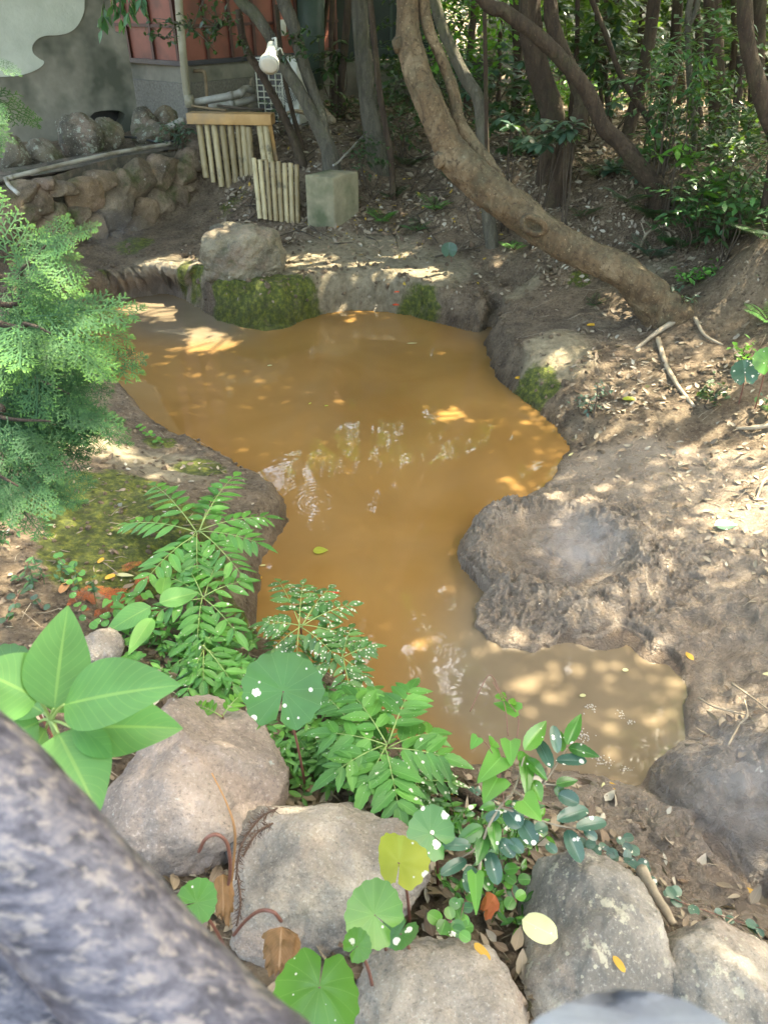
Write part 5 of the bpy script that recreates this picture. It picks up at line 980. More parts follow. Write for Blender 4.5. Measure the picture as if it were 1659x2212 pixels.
for bi, (st, path, ns_, sl) in enumerate(BRN):
    pts = [np.array(st[0])] + [PD(a, b, D) for a, b, D in path]; cv = catmull(np.array(pts), 8)
    mb = MB(); tube(mb, cv, np.linspace(.011, .002, len(cv)), 7, 1); bo = mb.build('branch', 'bark_brown', croot)
    ml = MB(); n0 = 9 if ns_ > 5 else 9; prv = cv[-1] - cv[-8]; 
    ns_ = int(ns_ * .72)
    for k in range(ns_ * 2 + 1):
        t_ = k / (ns_ * 2); i = int(n0 + t_ * (len(cv) - 1 - n0)); p_ = cv[i]; ax_ = unit(cv[min(i + 2, len(cv) - 1)] - cv[max(0, i - 2)]); sg = 1 if k % 2 else -1
        viewn = unit(np.array([0, 0, CAMZ]) - p_) * .5 + np.array([0, 0, 1.]); side = unit(np.cross(ax_, viewn))
        if k == ns_ * 2: d = ax_ - np.array([0, 0, .15]); 
        else: d = ax_ * rg.uniform(.45, 1.1) + side * sg * rg.uniform(.5, 1.0) - np.array([0, 0, rg.uniform(.05, .6)])
        L = sl * rg.uniform(.55, 1.1) * (1 - .25 * t_); R = frames(unit(d)[None], (viewn + rg.normal(size=3) * .25)[None])[0] * L
        V, F, vr = SPR[rg.integers(0, 4)]; ml.add(V @ R.T + p_ + rg.normal(size=3) * .01, F, None, np.clip(vr * .75 + rg.uniform(-.1, .12) + (.10 if bi in (0, 1) else -.08), 0, 1))
    ml.build('foliage', 'cypress_leaf', bo, smooth=False)
# ------------------------------------------------------------------ compound leaved seedlings on the near bank
LFT = blade('lance', .36, 6, 2, .22, .12, serr=.0); LFS = blade('ovate', .40, 10, 2, .2, .12, serr=.07)
def pinnate(ml, ms, a, b, n, L, rg, tpl=LFT, up=(0, 0, 1.)):
    a, b = np.asarray(a), np.asarray(b); ln = np.linalg.norm(b - a); mid = (a + b) / 2 + np.array([0, 0, ln * .13]); t = np.linspace(0, 1, 8)[:, None]
    c = a * (1 - t) ** 2 + 2 * mid * t * (1 - t) + b * t * t; tube(ms, c, np.linspace(.0022, .001, 8), 5, 1)
    tt = np.repeat(np.linspace(.30, .93, n), 2)[:, None]; sg = np.tile([1, -1], n)[:, None]; q = a * (1 - tt) ** 2 + 2 * mid * tt * (1 - tt) + b * tt * tt; dq = unit(2 * (1 - tt) * (mid - a) + 2 * tt * (b - mid))
    side = unit(np.cross(dq, np.array(up))) * sg; d = unit(side + dq * (.55 + .25 * tt) - np.array([0, 0, .10]) + rg.normal(size=(2 * n, 3)) * .08); ll = L * (.62 + .5 * np.sin(pi * tt[:, 0] * .9)) * rg.uniform(.88, 1.1, 2 * n)
    d = np.concatenate([d, [unit(b - mid)]]); q = np.concatenate([q, [b]]); ll = np.append(ll, L * 1.1)
    R = frames(d, np.tile(up, (2 * n + 1, 1)) + rg.normal(size=(2 * n + 1, 3)) * .14) * ll[:, None, None]; ml.inst(tpl, R, q, np.clip(rg.normal(.5, .2, 2 * n + 1), 0, 1))
def seedling(cpx, z, tips, n, L, label, mat='leaf_compound', tpl=LFT, seed=0, gz_=None):
    """tips: photo pixels of the leaf tips (and optional height difference)"""
    rg = np.random.default_rng(900 + seed); c0 = P(cpx[0], cpx[1], z); g = float(gz(c0[0], c0[1] + .04)[0]) if gz_ is None else gz_
    root = empty('seedling', (c0[0], c0[1] + .04, g), label, 'seedling', 'compound leaved seedlings on the near bank')
    ms = MB(); tube(ms, [(c0[0] + .01, c0[1] + .05, g - .03), (c0[0], c0[1] + .02, (g + z) / 2), c0], [.005, .004, .003], 7, 4); ms.build('stem', 'petiole_red', root)
    for tp in tips:
        ml, ms = MB(), MB(); tz = z + (tp[2] if len(tp) > 2 else rg.uniform(-.06, .02)); nn = tp[3] if len(tp) > 3 else n
        b = P(tp[0], tp[1], tz); b = c0 + (b - c0) * .86
        pinnate(ml, ms, c0 + rg.normal(size=3) * .004, b, nn, L * 1.28, rg, tpl); lf = ml.build('leaf', mat, root); ms.build('leaf_stalk', 'petiole', lf)
seedling((427,1150), .46, [(322,1034),(517,1012),(596,1112),(252,1128),(300,1266),(428,1262),(535,1252),(575,1175),(395,1190),(470,1060)], 6, .068, 'tallest seedling with long feathery leaves spread over the mossy bank edge', seed=1)
seedling((440,1290), .44, [(532,1252,0,3),(330,1325),(520,1375),(425,1395),(355,1240,0,4),(470,1215,0,3),(410,1230,.02,3)], 4, .062, 'bright seedling directly below the tallest feathery seedling', seed=2, mat='leaf_compound')
seedling((440,1400), .42, [(355,1450),(500,1440),(440,1480),(380,1390,0,3),(515,1490),(400,1510),(480,1350,0,3)], 4, .055, 'low seedling between the small grey rock and the big spotted round leaf', seed=3)
seedling((455,1460), .38, [(380,1500),(520,1500),(450,1530),(540,1440),(490,1400)], 4, .05, 'darkest seedling half buried behind the large grey pink boulder', seed=31)
seedling((650,1355), .34, [(597,1243),(655,1250,0,5),(768,1300),(568,1345),(578,1412),(640,1440),(800,1390),(720,1260),(730,1420),(690,1300,0,4)], 5, .055, 'speckled seedling overhanging the water above the big spotted round leaf', 'leaf_compound_spotted', seed=4)
seedling((740,1420), .32, [(806,1395),(790,1465),(700,1350),(760,1510),(680,1440),(760,1350)], 4, .050, 'speckled seedling right of the big spotted round leaf at the waterline', 'leaf_compound_spotted', seed=5)
seedling((835,1610), .46, [(893,1473,.0,5),(975,1638,0,4),(715,1670,0,4),(865,1765,.0,5),(757,1490,0,4),(700,1580,0,3),(945,1580,-.05,4),(790,1700,0,3)], 4, .070, 'large toothed seedling between the speckled seedlings and the grey tan boulder', tpl=LFS, seed=6)
seedling((760,1560), .38, [(700,1500),(820,1480),(745,1470),(690,1600),(760,1650),(830,1560),(700,1640)], 4, .055, 'green toothed seedling just right of the large grey pink boulder', tpl=LFS, seed=7)
seedling((690,1600), .34, [(640,1540),(650,1640),(700,1680),(730,1570),(660,1580),(735,1640)], 3, .052, 'small toothed seedling tucked against the large grey pink boulder', tpl=LFS, seed=8)
seedling((900,1690), .36, [(960,1640),(940,1740),(860,1650),(985,1690),(880,1760)], 3, .045, 'small seedling at the water edge left of the spotted shrub', 'leaf_compound_spotted', tpl=LFS, seed=9)
seedling((480,1545), .50, [(420,1520,0,5),(520,1500,0,4)], 5, .03, 'fern like yellow green seedling at the top of the large grey pink boulder', 'leaf_bright', seed=10)
# undergrowth nobody could count
def undergrowth(L, n, sz, mat, label, seed):
    rg = np.random.default_rng(seed); ml = MB(); ms = MB()
    for (a, b, ra_, rb_, w) in L:
        for k in range(int(n * w)):
            px_, py_ = a + rg.normal() * ra_, b + rg.normal() * rb_; q = P(px_, py_, .3); g = float(gz(q[0], q[1])[0])
            if float(shore_sd(np.array([q[0]]), np.array([q[1]]))[0]) < -.03: continue
            g = max(g, 0.0); h = rg.uniform(.03, .14); tip = np.array([q[0] + rg.normal() * .03, q[1] + rg.normal() * .03, g + h]); m_ = 6; t_ = rg.uniform(.4, 1, m_)[:, None]; base = np.array([q[0], q[1], g - .01])
            tube(ml, [base, (base + tip) / 2, tip], .0012, 4, 1, cap=False, var=.3); th = rg.uniform(0, 2 * pi, m_); d = unit(np.stack([np.cos(th), np.sin(th), rg.uniform(-.3, .4, m_)], -1)); ml.inst(LFT, frames(d, np.tile([0, -.3, 1.], (m_, 1)) + rg.normal(size=(m_, 3)) * .25) * (sz * rg.uniform(.5, 1.2, m_))[:, None, None], base + (tip - base) * t_, rg.random(m_))
    tag(ml.build('undergrowth', mat), label, 'undergrowth', None, 'stuff')
undergrowth([(700,1650,60,40,1),(800,1640,60,45,1),(640,1590,25,40,.5),(880,1700,40,25,.6),(740,1500,40,30,.6)], 42, .042, 'leaf_compound', 'tangle of small green leaves around the toothed seedlings on the near bank', 41)
undergrowth([(440,1450,50,40,1),(380,1380,50,40,.7),(480,1380,30,50,.7)], 40, .040, 'leaf_compound', 'tangle of small green leaves beneath the feathery seedlings', 42)
undergrowth([(980,1770,60,30,.6),(1080,1850,50,60,.8),(1050,1950,40,40,.3)], 36, .034, 'leaf_glossy', 'small dark leaves around the glossy shrub', 43)
undergrowth([(60,1150,50,60,.4),(150,1320,80,40,.5)], 30, .030, 'leaf_mid', 'small weeds on the left bank', 44)
# ------------------------------------------------------------------ single blades placed one by one
def one_leaf(ml, a, b, w, tpl_shape='ell', var=.5, fold=.2, curl=.12, up=(0, 0, 1.), nl=12, serr=0., wav=0.):
    a, b = np.asarray(a, float), np.asarray(b, float); L = np.linalg.norm(b - a); T_ = blade(tpl_shape, w / L, nl, 3, fold, curl, serr, wav)
    d = (b - a) / L; R = frames(d[None], np.asarray(up, float)[None])[0]; V = T_[0].copy(); V[:, 2] += curl * V[:, 1]  # keep the tip on the chord
    ml.add(V @ (R * L).T + a, T_[1], T_[2], var)
TOC = lambda p_: unit(np.array([0, 0, CAMZ]) - np.asarray(p_)) * .6 + np.array([0, 0, .7])
# big leaved plant by the railing
bz = PD(112, 1556, 1.12); root = empty('big_leaved_plant', (bz[0], bz[1] + .03, .55), 'sapling with huge smooth bright green leaves behind the log railing', 'plant')
mb = MB(); tube(mb, [(bz[0] + .0, bz[1] + .03, .5), bz - [0, 0, .2], bz], [.008, .006, .005], 8, 4); mb.build('stem', 'petiole', root)
for (ax0, ay0, D0, ax1, ay1, D1, w, cu) in [(118,1530,1.10,148,1308,1.12,.075,.10),(140,1522,1.08,392,1480,1.05,.085,.14),(155,1572,1.10,396,1574,1.12,.080,.14),(128,1585,1.10,215,1760,1.02,.088,.12),(85,1510,1.10,-60,1440,1.05,.080,.1),(95,1540,1.14,30,1500,1.18,.05,.1),(85,1560,1.14,-40,1620,1.12,.09,.1),(100,1575,1.16,60,1660,1.2,.06,.1),(120,1540,1.18,176,1420,1.22,.06,.1)]:
    a, b = PD(ax0, ay0, D0), PD(ax1, ay1, D1); ml = MB(); one_leaf(ml, a, b, w * 1.28, 'ovate', .35 + .5 * random.random(), .22, cu, TOC(a), 18, 0, .006)
    lf = ml.build('leaf', 'leaf_big', root); mb = MB(); tube(mb, [bz, (bz + a) / 2 + [0, 0, .004], a], [.003, .0025, .002], 6, 3); mb.build('leaf_stalk', 'petiole', lf)
# broad pointed leaves under the bright seedling
root = empty('broad_leaved_plant', G(300, 1370, .4), 'low plant with broad pointed leaves and small heart shaped ones beside the moss', 'plant')
for (x0, y0, x1, y1, w, z, vr) in [(327,1310,228,1368,.085,.47,.5),(345,1302,430,1280,.08,.48,.6),(330,1335,278,1415,.06,.47,.95),(350,1285,360,1240,.055,.47,.95)]:
    a, b = P(x0, y0, z), P(x1, y1, z - .03); ml = MB(); one_leaf(ml, a, b, w, 'ovate', vr, .18, .15, TOC(a), 14); ml.build('leaf', 'leaf_big' , root)
rg = np.random.default_rng(4); ml = MB()
for k in range(26):
    a = P(rg.uniform(225, 345), rg.uniform(1275, 1420), .43); th = rg.uniform(0, 2 * pi); b = a + np.array([cos(th), sin(th), -.15]) * rg.uniform(.03, .055); one_leaf(ml, a, b, .04, 'heart', rg.random(), .15, .2, (0, 0, 1), 7)
ml.build('small_foliage', 'leaf_compound', root)
# round leaved plants (leopard plant)
DLV, DLQ, DLT, DLUV = disc_leaf()
def round_leaf(cpx, D, rpx, notch_px, label, mat='leaf_round', tilt=None, seed=0, fold=0.0, name='round_leaved_plant', stalk=True, group='large round leaves on the near bank'):
    c_ = PD(cpx[0], cpx[1], D); q = PD(notch_px[0], notch_px[1], D); R_ = rpx * D / FPX; n_ = TOC(c_) + (np.array(tilt) if tilt is not None else 0)
    d = -(q - c_); Rm = frames(unit(d)[None], unit(n_)[None])[0] * R_; V = DLV.copy(); V[:, 2] += fold * V[:, 0] ** 2
    g = float(gz(c_[0], c_[1])[0]); root = empty(name, (c_[0], c_[1], min(g, c_[2] - .02)), label, 'plant', group)
    ml = MB(); ml.add(V @ Rm.T + c_, DLQ, DLUV, .3 + .5 * random.random()); b0 = ml.n; ml.f.append([tuple(i for i in t_) for t_ in DLT]); ml.mi.append(np.zeros(len(DLT), int)); ml.build('leaf', mat, root)
    if stalk: mb = MB(); tube(mb, [(c_[0] + .03, c_[1] + .02, g - .03), (c_[0] + .02, c_[1] + .01, (g + c_[2]) / 2), c_ - [0, 0, .001]], [.004, .0035, .003], 7, 4); mb.build('leaf_stalk', 'petiole_red', root)
round_leaf((612,1492), 1.86, 88, (600,1570), 'biggest round leaf, dark green with cream spots, right of the large grey pink boulder', seed=1)
round_leaf((930,1800), 1.72, 56, (985,1850), 'round spotted leaf between the grey tan boulder and the glossy shrub')
round_leaf((808,1975), 1.50, 68, (870,2030), 'bright round leaf lying over the middle of the grey tan boulder', 'leaf_round_bright')
round_leaf((690,2130), 1.32, 92, (700,2060), 'torn bright green round leaf at the bottom edge beside the railing', 'leaf_round_bright', fold=.3)
round_leaf((425,1950), 1.46, 48, (380,1960), 'small bright round leaf peeping over the railing', 'leaf_round_bright')
round_leaf((773,2042), 1.42, 34, (755,2060), 'small round leaf under the bright round leaf', 'leaf_round_bright')
round_leaf((862,1862), 1.58, 62, (860,1890), 'yellowing folded round leaf over the grey tan boulder', 'leaf_yellow', tilt=(0,.9,0), fold=-.5)
round_leaf((1608,805), 4.05, 29, (1610,840), 'dusty blue green round leaf on the slope near the right edge', 'leaf_glossy_blue', stalk=True)
round_leaf((970,540), 6.3, 17, (970,560), 'dusty round leaf on the far path below the leaning trunk', 'leaf_blue', tilt=(0,-.8,0))
round_leaf((22,1440), 1.7, 52, (20,1480), 'dark jagged round leaves at the left edge above the railing', 'leaf_round')
round_leaf((1655,780), 3.9, 30, (1660,800), 'green round leaf cut by the right edge', 'leaf_round_bright')
round_leaf((865,2015), 1.55, 40, (880,1990), 'dark wilting lobed leaf hanging behind the bright round leaf', 'leaf_round', fold=-.9, tilt=(.3,-.4,0))
# glossy spotted shrub
def C8(x, y): return (.5 * x + 829.5, .5 * y + 1493)
gp = G(1022, 1900, .38); root = empty('glossy_shrub', gp, 'glossy toothed shrub speckled with dried mud, growing beside the grey lichen boulder', 'shrub')
def zl(y): return .74 - (y - 1540) / 400 * .26
SB = [[(400,880),(430,640),(500,500),(560,430),(605,280)],[(560,430),(640,470),(690,400),(790,245)],[(690,400),(745,405)],[(500,500),(620,540),(750,580),(830,592)],[(430,640),(380,690),(330,720)]]
mb = MB()
for k, br in enumerate(SB):
    q = [P(*C8(x, y), zl(.5 * y + 1493) - .01) for x, y in br]; 
    if k == 0: q = [gp - [0, 0, .03]] + q
    tube(mb, q, np.linspace(.005 if k == 0 else .003, .0016, len(q)), 7, 5)
mb.build('stem', 'stick', root)
GL = [(605,255,700,128,70,1),(600,260,578,300,30,1),(610,268,613,460,62,1),(618,290,705,388,50,1),(635,385,680,480,62,1),(790,232,850,98,58,1),(795,243,932,285,55,1),(768,262,762,172,40,1),(748,268,730,148,46,0),(722,335,660,208,58,0),(742,300,876,302,52,0),(742,402,838,385,46,1),(742,405,768,468,48,1),(752,445,842,485,66,0),
 (425,585,303,665,66,1),(438,605,400,755,60,1),(470,555,480,692,58,1),(375,665,250,668,55,0),(355,728,243,795,52,0),(455,695,490,838,64,0),(380,755,358,870,60,0),(745,560,880,510,64,0),(828,592,958,565,60,0),(790,598,850,742,66,0),(525,505,590,590,80,0),(590,560,655,665,74,0),(650,600,705,585,50,0),(480,490,410,510,40,1),(560,470,600,540,40,0),(500,520,440,560,40,0),(700,660,745,700,40,0),(540,640,600,700,50,0),(860,600,920,640,40,0),(500,640,560,720,60,0),(390,790,420,860,50,1)]
for (x0, y0, x1, y1, w, g_) in GL:
    p0, p1 = C8(x0, y0), C8(x1, y1); z = zl((p0[1] + p1[1]) / 2); a, b = P(*p0, z), P(*p1, z + random.uniform(-.03, .015)); D = a[1] * _c + (CAMZ - z) * _s
    ml = MB(); one_leaf(ml, a, b, w * .5 * D / FPX * 1.08, 'ovate' if g_ else 'ell', random.random(), .25, .16, TOC(a) + np.random.default_rng(int(x0)).normal(size=3) * .15, 14, .035); ml.build('leaf', 'leaf_glossy' if g_ else 'leaf_glossy_blue', root)
# heart leaved vine
root = empty('heart_leaved_vine', G(1030, 1800, .3), 'thin vine with bright heart shaped leaves climbing the glossy shrub', 'vine'); mb = MB()
for br in ([(520,500),(500,330),(560,250),(580,120),(545,60),(500,0),(470,-60),(440,-55),(370,90)],[(500,330),(440,225),(400,215)],[(520,500),(640,520)],[(535,195),(520,60),(470,-40)]): 
    tube(mb, [P(*C8(x, y), zl(.5 * y + 1493) + .02) for x, y in br], .0013, 5, 4)
mb.build('stem', 'petiole_red', root)
for (x0, y0, x1, y1, w) in [(578,85,472,52,50),(500,35,520,5,34),(405,200,374,252,40),(545,215,548,325,60),(505,285,402,398,80),(490,375,428,485,85),(600,470,680,562,80),(395,790,398,970,50),(550,55,560,30,26),(480,215,462,240,45)]:
    p0, p1 = C8(x0, y0), C8(x1, y1); z = zl(p0[1]) + .02; a, b = P(*p0, z), P(*p1, z - .02); D = a[1] * _c + (CAMZ - z) * _s
    ml = MB(); one_leaf(ml, a, b, w * .5 * D / FPX * 1.5, 'heart', random.uniform(.5, 1), .2, .15, TOC(a), 12); ml.build('leaf', 'leaf_bright', root)
# creeping vine with small round leaves
RL = blade('ell', .85, 8, 2, .1, .08)
def creeper(pxs, z, n, sz, label, mat, seed, jit=.012):
    rg = np.random.default_rng(seed); pts = np.array([(*P(a, b, z)[:2], 0) for a, b in pxs]); pts[:, 2] = gz(pts[:, 0], pts[:, 1]) + .03
    if z > .42: pts[:, 2] = np.maximum(pts[:, 2], z)
    cv = catmull(pts, 8); root = empty('creeper', cv[0], label, 'creeper', 'creepers with small round leaves'); mb = MB(); tube(mb, cv, .0013, 5, 1); mb.build('stem', 'petiole_red', root); ml = MB()
    t_ = np.linspace(0, len(cv) - 1.01, n); i = t_.astype(int); q = cv[i]; d = unit(np.stack([np.cos(np.arange(n) * 2.6 + rg.random()), np.sin(np.arange(n) * 2.6), rg.uniform(-.1, .3, n)], -1)); ml.inst(RL, frames(d, np.tile([0, -.3, 1.], (n, 1)) + rg.normal(size=(n, 3)) * .15) * (sz * rg.uniform(.7, 1.1, n))[:, None, None], q + rg.normal(size=(n, 3)) * jit * .3, rg.random(n)); ml.build('foliage', mat, root)
creeper([(1085,1880),(1040,1900),(1010,1930),(995,1985),(1000,2020)], .50, 20, .034, 'creeper with round leaves trailing down between two boulders', 'leaf_glossy', 1)
creeper([(950,2000),(975,1990),(965,1985)], .50, 5, .036, 'three round leaves of a creeper left of the trailing creeper', 'leaf_glossy', 2)
creeper([(1120,1900),(1105,1920),(1115,1950)], .48, 6, .034, 'short creeper beside the top of the lichen boulder', 'leaf_glossy', 3)
creeper([(1350,1800),(1360,1830),(1350,1860),(1375,1870)], .15, 8, .035, 'mud covered creeper on the bank above the lichen boulder', 'leaf_glossy_blue', 4)
creeper([(1380,1880),(1395,1910),(1385,1890)], .2, 7, .036, 'mud covered creeper at the tip of the pale stick', 'leaf_glossy_blue', 5)
creeper([(1450,1930),(1460,1960),(1600,1990),(1640,2010)], .2, 10, .032, 'mud covered creeper above the cream coloured boulder', 'leaf_glossy_blue', 6)
creeper([(1260,1850),(1290,1850),(1320,1860)], .2, 10, .032, 'dusty creeper on top of the lichen boulder edge', 'leaf_glossy_blue', 7)
creeper([(100,1330),(60,1290),(40,1340),(30,1380)], .45, 12, .034, 'dark creeper on the left bank near the picture edge', 'leaf_dark', 8)
creeper([(160,1260),(170,1310),(200,1350),(240,1330)], .42, 11, .034, 'creeper among the orange dead cypress sprays', 'leaf_compound', 9)
creeper([(130,1220),(150,1240),(180,1250)], .40, 8, .036, 'creeper on the moss left of the orange dead sprays', 'leaf_compound', 10)
creeper([(1000,1700),(1040,1690),(1080,1700)], .2, 12, .028, 'dusty small leaved creeper by the near waterline', 'leaf_glossy_blue', 11)
creeper([(300,930),(330,945),(350,960)], .2, 14, .03, 'green creeper at the water edge below the cypress', 'leaf_bright', 12)
# ------------------------------------------------------------------ single fallen and floating leaves
def fallen(px_, py_, z, Lpx, ang, w, shape, mat, label, lift=.004, curl=.15, name='fallen_leaf', var=.5, on=None):
    c_ = P(px_, py_, z) if on is not None else G(px_, py_, z) if z > 0.001 else P(px_, py_, .004)
    D = c_[1] * _c + (CAMZ - c_[2]) * _s; L = Lpx * D / FPX * 1.1; d = np.array([cos(ang), sin(ang), 0]) * L / 2; ml = MB(); n_ = (0, -.25, 1.) if z > .001 else (0, 0, 1.)
    one_leaf(ml, c_ - d + [0, 0, lift], c_ + d + [0, 0, lift], L * w, shape, var, .12, curl, n_, 10); tag(ml.build(name, mat), label, 'leaf', 'single fallen leaves')
FL = [(693,1190,0,30,.1,.75,'ovate','leaf_yellow','pale yellow leaf floating in the middle of the orange pool',.002,.02),(562,1250,0,14,1.2,.5,'ell','leaf_orange','small orange leaf floating beside the left bank tip',.002,.02),(568,1222,0,12,.2,.4,'ell','leaf_pale','pale sliver of leaf floating off the left bank tip',.002,.02),
 (721,1281,0,22,.1,.45,'ell','leaf_red','red leaf floating above the speckled seedling',.002,.02),(1487,1418,.08,26,-1.2,.45,'obov','leaf_orange','golden yellow leaf lying alone on the mud near the water corner',.004,.1),(1567,1136,.2,44,0,.6,'ovate','leaf_glossy_blue','grey blue leaf lying on the mud flat',.004,.05),
 (1358,864,.2,26,0,.45,'ell','leaf_yellow','bright yellow twisted leaf on the right bank',.006,.2),(1278,703,.3,22,.1,.4,'ell','leaf_orange','orange leaf on the soil below the leaning trunk',.004,.1),(1122,818,.15,20,.1,.45,'ell','leaf_orange','yellow orange leaf on the moss beside the pool',.005,.1),(1328,1703,.12,30,-1.0,.32,'lance','leaf_orange','orange leaf on the near mud bank',.004,.1),
 (1622,1928,.15,32,-.6,.3,'lance','leaf_orange','orange leaf near the lower mud stream',.004,.1),(975,1722,.22,34,0,.25,'lance','leaf_orange','narrow orange leaf on the near bank beside the dead stems',.006,.1),(1303,1700,.12,18,1.2,.5,'ell','leaf_pale','curled pale leaf next to the orange leaf on the mud',.004,.1),
 (220,1215,.42,18,1.2,.5,'ell','leaf_orange','upright orange leaf above the dead cypress sprays',.01,.1),(240,1250,.42,22,.7,.5,'ell','leaf_orange','orange leaf on the dead cypress sprays',.01,.1),(270,1245,.42,40,-.1,.22,'lance','leaf_pale','narrow pale leaf on the dark moss',.006,.1),(143,1278,.44,36,1.5,.5,'ell','leaf_dead','upright brown leaf left of the dead cypress sprays',.02,.1),
 (855,664,.15,14,0,.5,'ell','leaf_red','small red leaf on the far mossy bank face',.02,.1),(857,636,.25,12,.2,.4,'ell','leaf_red','small red leaf at the far bank edge',.02,.1),(122,1100,.40,30,.2,.4,'ell','leaf_bright','single green leaf below the cypress sprays',.02,.1),(890,742,0,22,.1,.2,'lance','leaf_pale','thin pale leaf floating near the far bank',.002,.02),(1232,985,.03,20,.8,.2,'lance','leaf_pale','pale leaf stuck at the right waterline',.01,.1),
 (583,790,0,10,.3,.5,'ell','leaf_pale','tiny pale leaf floating left of the mossy bank',.002,.02),(705,877,0,8,.3,.6,'ell','leaf_yellow','tiny yellow leaf floating beside the bright reflections',.002,.02),(670,872,0,8,1.,.4,'ell','leaf_yellow','tiny yellow green leaf floating by the reflections',.002,.02),(1660,1460,.13,30,0,.25,'lance','leaf_pale','pale leaf by the twigs at the right edge',.01,.1),(1350,1448,0,12,.2,.7,'ell','leaf_pale','small pale flake floating in the greyish bay',.002,.01),(1258,1503,0,13,.2,.6,'ell','leaf_pale','second pale flake floating left in the greyish bay',.002,.01)]
for f_ in FL: fallen(f_[0], f_[1], f_[2], f_[3], f_[4], f_[5], f_[6], f_[7], f_[8], f_[9], f_[10])
for (x, y, z, L_, a_, w_, sh_, m_, lab) in [(1163,2016,.50,72,-.5,.72,'ell','leaf_pale','large pale yellow leaf lying on the left side of the lichen boulder'),(1413,2046,.44,52,.35,.55,'obov','leaf_yellow','yellow pear shaped leaf between the lichen and cream boulders'),(1333,2092,.50,34,-1.1,.42,'ell','leaf_orange','small golden leaf on the right side of the lichen boulder'),(1040,2066,.46,44,-.9,.40,'ell','leaf_orange','golden leaf at the crown of the low rounded boulder'),(1420,2110,.44,40,1.0,.5,'ell','leaf_orange','golden brown leaf below the yellow pear shaped leaf')]:
    fallen(x, y, z, L_, a_, w_, sh_, m_, lab, .02, .12, on=1)
# curled dead leaves with red stalks
def dead_leaf(px_, py_, D, px2, py2, wpx, stalk, label, mat='leaf_dead'):
    a, b = PD(px_, py_, D), PD(px2, py2, D + .02); root = empty('dead_leaf', a, label, 'leaf', 'curled dead leaves between the boulders'); ml = MB()
    L = np.linalg.norm(b - a); T_ = blade('ovate', wpx * D / FPX / L, 18, 7, .0, .0, 0, .05); V = T_[0].copy(); wr = wpx * D / FPX / L; th = V[:, 0] / (wr / 2) * 1.1; V[:, 0] = np.sin(th) * wr * .55 * (.6 + .8 * (V[:, 1] > -1)) / 1.4; V[:, 2] = -np.cos(th) * wr * .32 + .05 * fbm(np.stack([V[:, 0], V[:, 1], th], -1) * 6, 3); V = V * (1 + .45 * fbm(np.stack([V[:, 0], V[:, 1], th], -1) * 5, 3))[:, None]
    R = frames(unit(b - a)[None], TOC(a)[None])[0] * L; V[:, 2] *= -1; ml.add(V @ R.T + a, T_[1], T_[2], random.random()); ml.build('leaf', mat, root)
    if stalk: mb = MB(); tube(mb, [PD(x, y, d_) for x, y, d_ in stalk], .0038, 8, 5); mb.build('leaf_stalk', 'petiole_red', root)
dead_leaf(612, 1985, 1.50, 605, 2110, 85, [(608,1990,1.5),(590,1970,1.48),(560,1968,1.5),(530,1990,1.55),(505,2020,1.6)], 'large curled brown leaf on a red stalk in front of the grey tan boulder')
dead_leaf(483, 1880, 1.62, 485, 2000, 45, [(430,1840,1.52),(445,1812,1.50),(470,1803,1.5),(492,1825,1.52),(498,1880,1.58),(490,1930,1.64)], 'narrow curled brown leaf on an arching red stalk between the two big boulders')
dead_leaf(1075, 1930, 1.7, 1045, 1975, 40, None, 'curled red brown leaf below the glossy shrub', 'leaf_dead_red')
# ------------------------------------------------------------------ sticks, roots, twigs
def stick(name, pts, r, mat, label, cat='stick', group=None, rough=.3, twigs=()):
    q = np.array([G(a, b, z) + [0, 0, dz] if dz < 5 else P(a, b, z) for a, b, z, dz in pts]); mb = MB(); tube(mb, q, np.linspace(r, r * .55, len(q)), 8, 6, rough=rough, freq=25)
    for tw in twigs:
        q = np.array([G(a, b, z) + [0, 0, dz] for a, b, z, dz in tw]); tube(mb, q, np.linspace(r * .6, r * .3, len(q)), 6, 5)
    tag(mb.build(name, mat), label, cat, group)
stick('root', [(1468,692,.4,.02),(1420,722,.35,.02),(1372,755,.3,.0)], .020, 'stick', 'pale root running down from the leaning trunk foot', 'root')
stick('root', [(1420,735,.3,.01),(1435,790,.3,.02),(1462,840,.25,.02),(1498,880,.25,.005)], .016, 'stick', 'pale crooked root lying on the right bank slope', 'root')
stick('root', [(1665,925,.4,.02),(1620,935,.38,.03),(1590,925,.33,.0)], .014, 'stick', 'bent pale root at the right edge', 'root')
stick('root', [(1665,1040,.35,.02),(1645,1050,.3,.03),(1632,1080,.28,.0)], .010, 'stick', 'small pale root below the bent root at the right edge', 'root')
stick('root', [(1500,690,.45,.01),(1520,730,.42,.02),(1560,745,.42,.0)], .012, 'stick', 'short pale root on the soil right of the leaning trunk', 'root')
stick('stick', [(1380,1892,.2,.03),(1410,1945,.25,.03),(1450,2005,.3,.02)], .017, 'stick', 'stout pale stick leaning on the lichen boulder')
stick('stick', [(1375,560,.7,.05),(1395,520,.75,.06),(1440,495,.8,.03)], .012, 'stick', 'pale forked stick below the large fern', twigs=[[(1392,525,.75,.05),(1378,500,.7,.08)]])
stick('twig', [(1505,1515,.1,.02),(1540,1540,.12,.03),(1600,1555,.14,.03),(1630,1565,.15,.02)], .004, 'stick', 'bare pale twig lying on the mud bank', 'twig', 'bare twigs on the mud', twigs=[[(1560,1545,.12,.03),(1585,1548,.13,.05)]])
stick('twig', [(1568,1620,.17,.02),(1590,1580,.16,.03),(1605,1565,.15,.05),(1598,1530,.15,.05)], .004, 'stick', 'forked pale twig below the bare twig', 'twig', 'bare twigs on the mud', twigs=[[(1592,1578,.16,.03),(1625,1578,.17,.05),(1645,1560,.17,.04)]])
